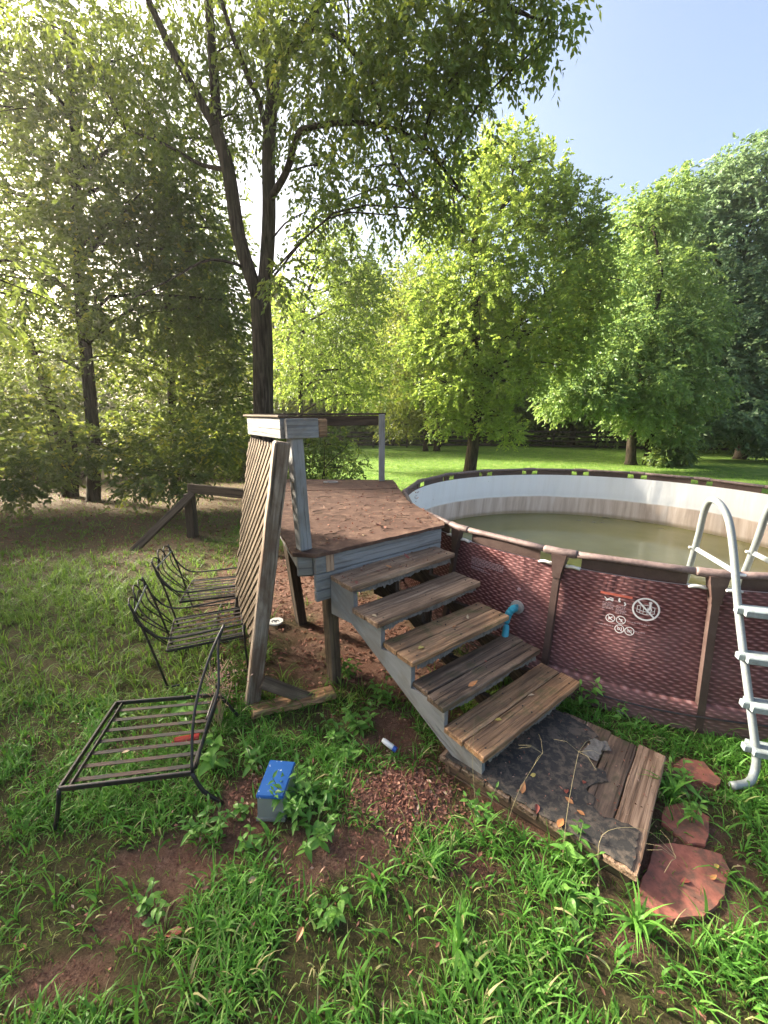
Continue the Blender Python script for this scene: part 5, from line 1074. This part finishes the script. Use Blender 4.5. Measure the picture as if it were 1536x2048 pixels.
# ------------------------------------------------------------------ leaf litter (uncountable) and single fallen leaves
def litter(name, label, n, fx, fy, fz, L, tint):
    P = np.stack([fx, fy, fz], 1); D = RNG.normal(0, 1, (n, 3)); D[:, 2] *= .35
    o = leaf_cloud(name, M['litter'], None, P, D, RNG.uniform(.6, 1.4, n) * L, RNG.uniform(.35, .6, n) * L, tint, up=np.array([0, 0, 1.0]) + RNG.normal(0, .45, (n, 3))); o['kind'] = 'stuff'; return tag(o, label, 'leaf litter')
n = 5000; fx = np.concatenate([RNG.normal(.12, .16, 4200), RNG.normal(-.77, .07, 300), RNG.uniform(-.4, .5, 500)]); fy = np.concatenate([RNG.normal(1.82, .14, 4200), RNG.normal(1.85, .09, 300), RNG.uniform(1.4, 2.6, 500)])
litter('leaf_litter', 'heap of reddish brown dead leaves on the soil left of the stairs', n, fx, fy, gz(fx, fy) + RNG.uniform(-.005, .008, n), RNG.uniform(.008, .036, n), np.clip(RNG.normal(.48, .22, n), 0, 1))
n = 5200; fx = RNG.uniform(-2.6, .6, n); fy = RNG.uniform(2.5, 6.3, n); kp = (fx > -1.3 - .4 * (fy - 2.7)) & (np.hypot(fx - POOL[0], fy - POOL[1]) > 2.9); fx, fy = fx[kp], fy[kp]; n = len(fx)
litter('leaf_litter', 'dark dead leaves scattered over the shaded soil under the deck', n, fx, fy, gz(fx, fy) + RNG.uniform(0, .02, n), .045, np.clip(RNG.normal(.3, .2, n), 0, 1))
n = 7000; fx = RNG.uniform(-13, -2.2, n); fy = RNG.uniform(5.2, 11.5, n)
litter('leaf_litter', 'brown dead leaves over the bare ground under the left trees', n, fx, fy, gz(fx, fy) + RNG.uniform(0, .015, n), .06, np.clip(RNG.normal(.2, .18, n), 0, 1))
n = 330; u_ = RNG.uniform(0, 1, n); v_ = RNG.uniform(0, 1, n) ** 1.2; fx = -.5 + 1.0 * u_ - (.15 + .9 * (1 - u_)) * v_; fy = 2.75 + .72 * u_ + 2.6 * v_
litter('leaf_litter', 'small dead leaves and twigs strewn over the deck boards', n, fx, fy, np.full(n, DZ + .006) + RNG.uniform(0, .006, n), .036, np.clip(RNG.normal(.28, .22, n), 0, 1))
n = 70; u_ = RNG.uniform(.02, .98, n); v_ = RNG.uniform(.05, .95, n); fx = -.22 + u_ * .82 - .16 * v_; fy = 2.45 + u_ * .70 + .22 * v_
litter('leaf_litter', 'crumbled dead leaves lying on the top step', n, fx, fy, np.full(n, .982), .022, np.clip(RNG.normal(.3, .25, n), 0, 1))
n = 260; u_ = RNG.uniform(0, 1, n); v_ = RNG.uniform(0, 1, n); fx = PB.x + (PC.x - PB.x) * u_ + (PA.x - PB.x) * v_; fy = PB.y + (PC.y - PB.y) * u_ + (PA.y - PB.y) * v_
litter('leaf_litter', 'crumbs of soil and dead leaf scattered over the landing', n, fx, fy, np.full(n, .108), RNG.uniform(.006, .022, n), np.clip(RNG.normal(.45, .3, n), 0, 1))
n = 1500; fx = RNG.uniform(-2.4, 2.0, n); fy = RNG.uniform(.8, 2.6, n); kp = ~inpoly(fx, fy, PLAT) & notpool(fx, fy); fx, fy = fx[kp], fy[kp]; n = len(fx)
litter('leaf_litter', 'bits of dry thatch and dead leaf lying through the near grass', n, fx, fy, gz(fx, fy) + RNG.uniform(0, .03, n), RNG.uniform(.008, .03, n), np.clip(RNG.normal(.6, .3, n), 0, 1))
n = 5200; ci = RNG.integers(0, 9, n); BE = np.array(BARE[:9]); fx = BE[ci, 0] + RNG.normal(0, .5, n) * BE[ci, 2]; fy = BE[ci, 1] + RNG.normal(0, .5, n) * BE[ci, 3]
litter('soil_clods', 'small clods and crumbs of brown soil on the bare patches', n, fx, fy, gz(fx, fy) + RNG.uniform(-.002, .004, n), RNG.uniform(.004, .016, n), np.clip(RNG.normal(.12, .14, n), 0, 1))
# twigs on the deck
mb = MB()
for i in range(34):
    u_, v_ = random.random(), random.random(); p = Vector((-.5 + 1.0 * u_ - (.15 + .8 * (1 - u_)) * v_, 2.78 + .70 * u_ + 2.2 * v_, DZ + .007)); a = random.uniform(-.6, .9); l = random.uniform(.04, .17)
    q = [p, p + Vector((math.cos(a), math.sin(a), 0)) * l * .5 + Vector((0, random.uniform(-.025, .025), .004)), p + Vector((math.cos(a), math.sin(a), 0)) * l]
    mb.tube(catmull(q, 3), lerp_r(.0032, .0016, 7), 4)
o = mb.obj('twig_litter', M['darkwood'], kind='stuff'); tag(o, 'thin dark twigs strewn over the deck boards', 'twigs')
LF = [weed_leaf(1, .5, random.uniform(-.5, .5), random.uniform(.2, .7)) for _ in range(4)]
for m in LF: m.materials.clear()
def fallen(label, x, y, z, L, mat):
    me = random.choice(LF).copy(); me.materials.append(M[mat]); me.transform(Matrix.Scale(L, 4)); Mx = Matrix.Translation((x, y, z + .006)) @ Matrix.Rotation(random.uniform(0, 6.28), 4, 'Z') @ Matrix.Rotation(random.uniform(-.3, .3), 4, 'Y')
    o = obj('fallen_leaf', me, None, None, Mx); tag(o, label, 'fallen leaf', 'single fallen leaves')
for a_ in [('curled red leaf near the left end of the top step', -.19, 2.55, .975, .05, 'l_red'), ('pink leaf in the middle of the top step', -.02, 2.74, .975, .055, 'l_pink'), ('orange leaf beside the pink one on the top step', .06, 2.80, .975, .05, 'l_orange'), ('long dark red leaf at the back of the top step', .20, 2.98, .975, .07, 'l_red'),
           ('pale leaf at the left end of the second step', -.08, 2.40, .80, .045, 'l_tan'), ('pale tan leaf on the right half of the third step', .62, 2.66, .625, .04, 'l_tan'), ('orange leaf in the centre of the third step', .52, 2.56, .625, .04, 'l_orange'), ('pale green leaf with root on the third step', .22, 2.27, .625, .06, 'l_yellow'),
           ('bright orange leaf at the front of the fourth step', .52, 2.13, .456, .065, 'l_orange'), ('small red leaf in the middle of the fourth step', .70, 2.38, .456, .03, 'l_red'), ('cream leaf on the right of the lowest step', 1.00, 2.28, .275, .045, 'l_tan'), ('cream leaf on the left of the lowest step', .72, 2.06, .275, .045, 'l_yellow'),
           ('yellow leaf on the black felt near the stairs', .86, 1.84, .106, .04, 'l_yellow'), ('orange leaf on the landing close to its front edge', .74, 1.72, .106, .06, 'l_orange'), ('red leaf on the landing beside the orange one', .80, 1.66, .106, .05, 'l_red'), ('orange red leaf at the front edge of the landing', .86, 1.54, .106, .065, 'l_orange'), ('dark red leaf in the middle of the felt', .98, 1.72, .106, .05, 'l_red'), ('pale orange leaf right of the middle of the felt', .99, 1.66, .106, .05, 'l_orange'), ('red leaf at the torn edge of the felt', 1.10, 1.78, .106, .04, 'l_red'), ('small brown leaf near the felt front edge', 1.02, 1.60, .106, .04, 'l_orange'),
           ('curled brown leaf on the largest stepping stone', 1.40, 1.37, .008, .045, 'l_red'), ('small brown leaf on the largest stepping stone edge', 1.50, 1.38, .008, .035, 'l_orange'), ('yellow leaf at the rim of the largest stepping stone', 1.56, 1.42, .008, .04, 'l_yellow'),
           ('red pointed leaf on the bare soil at the bottom left', -.83, 1.19, .012, .075, 'l_red'), ('orange brown leaf in the grass at the bottom', -.33, 1.18, .05, .05, 'l_orange'), ('tan leaf on the soil below the tub', -.62, 1.36, .01, .05, 'l_tan'), ('tan leaf on the lounge strap', -1.45, 1.88, .225, .04, 'l_tan'), ('tan leaf lying on the deck near its front edge', -.17, 3.05, DZ, .07, 'l_tan'), ('pale leaf lying in the middle of the deck', .04, 3.95, DZ, .06, 'l_tan'), ('small yellow leaf floating on the water near the ladder', 2.05, 3.4, .192, .05, 'l_yellow'), ('tan leaf floating in the middle of the pool', 2.6, 4.6, .192, .06, 'l_tan'), ('brown leaf floating close to the left side of the pool', 1.6, 4.4, .192, .05, 'l_orange'), ('brown curled leaf on the deck behind the front edge', -.02, 3.35, DZ, .09, 'l_red')]: fallen(*a_)
o = board('floating_stick', (2.55, 3.55, .196), (2.72, 3.58, .198), .05, .012, M['darkwood'], None, bev=.004); tag(o, 'dark scrap of bark floating on the pool water', 'bark')
print('tree tris', TREE_TRI[0], 'objects', len(bpy.data.objects), 'total faces', sum(len(o.data.polygons) for o in bpy.data.objects if o.type == 'MESH'))

# ------------------------------------------------------------------ thin morning haze round the whole place
t = NT('morning_haze'); pv = t.n('ShaderNodeVolumePrincipled')
pv.inputs['Color'].default_value = (.95, .93, .88, 1); pv.inputs['Density'].default_value = 0.0008; pv.inputs['Anisotropy'].default_value = 0.6
t.l(pv.outputs[0], t.out.inputs['Volume']); M['haze'] = t.m
mb = MB(); mb.box((0, 115, 9.5), (340, 310, 21.5)); o = mb.obj('haze', M['haze'], kind='stuff'); tag(o, 'thin warm morning haze hanging over the yard', 'haze')
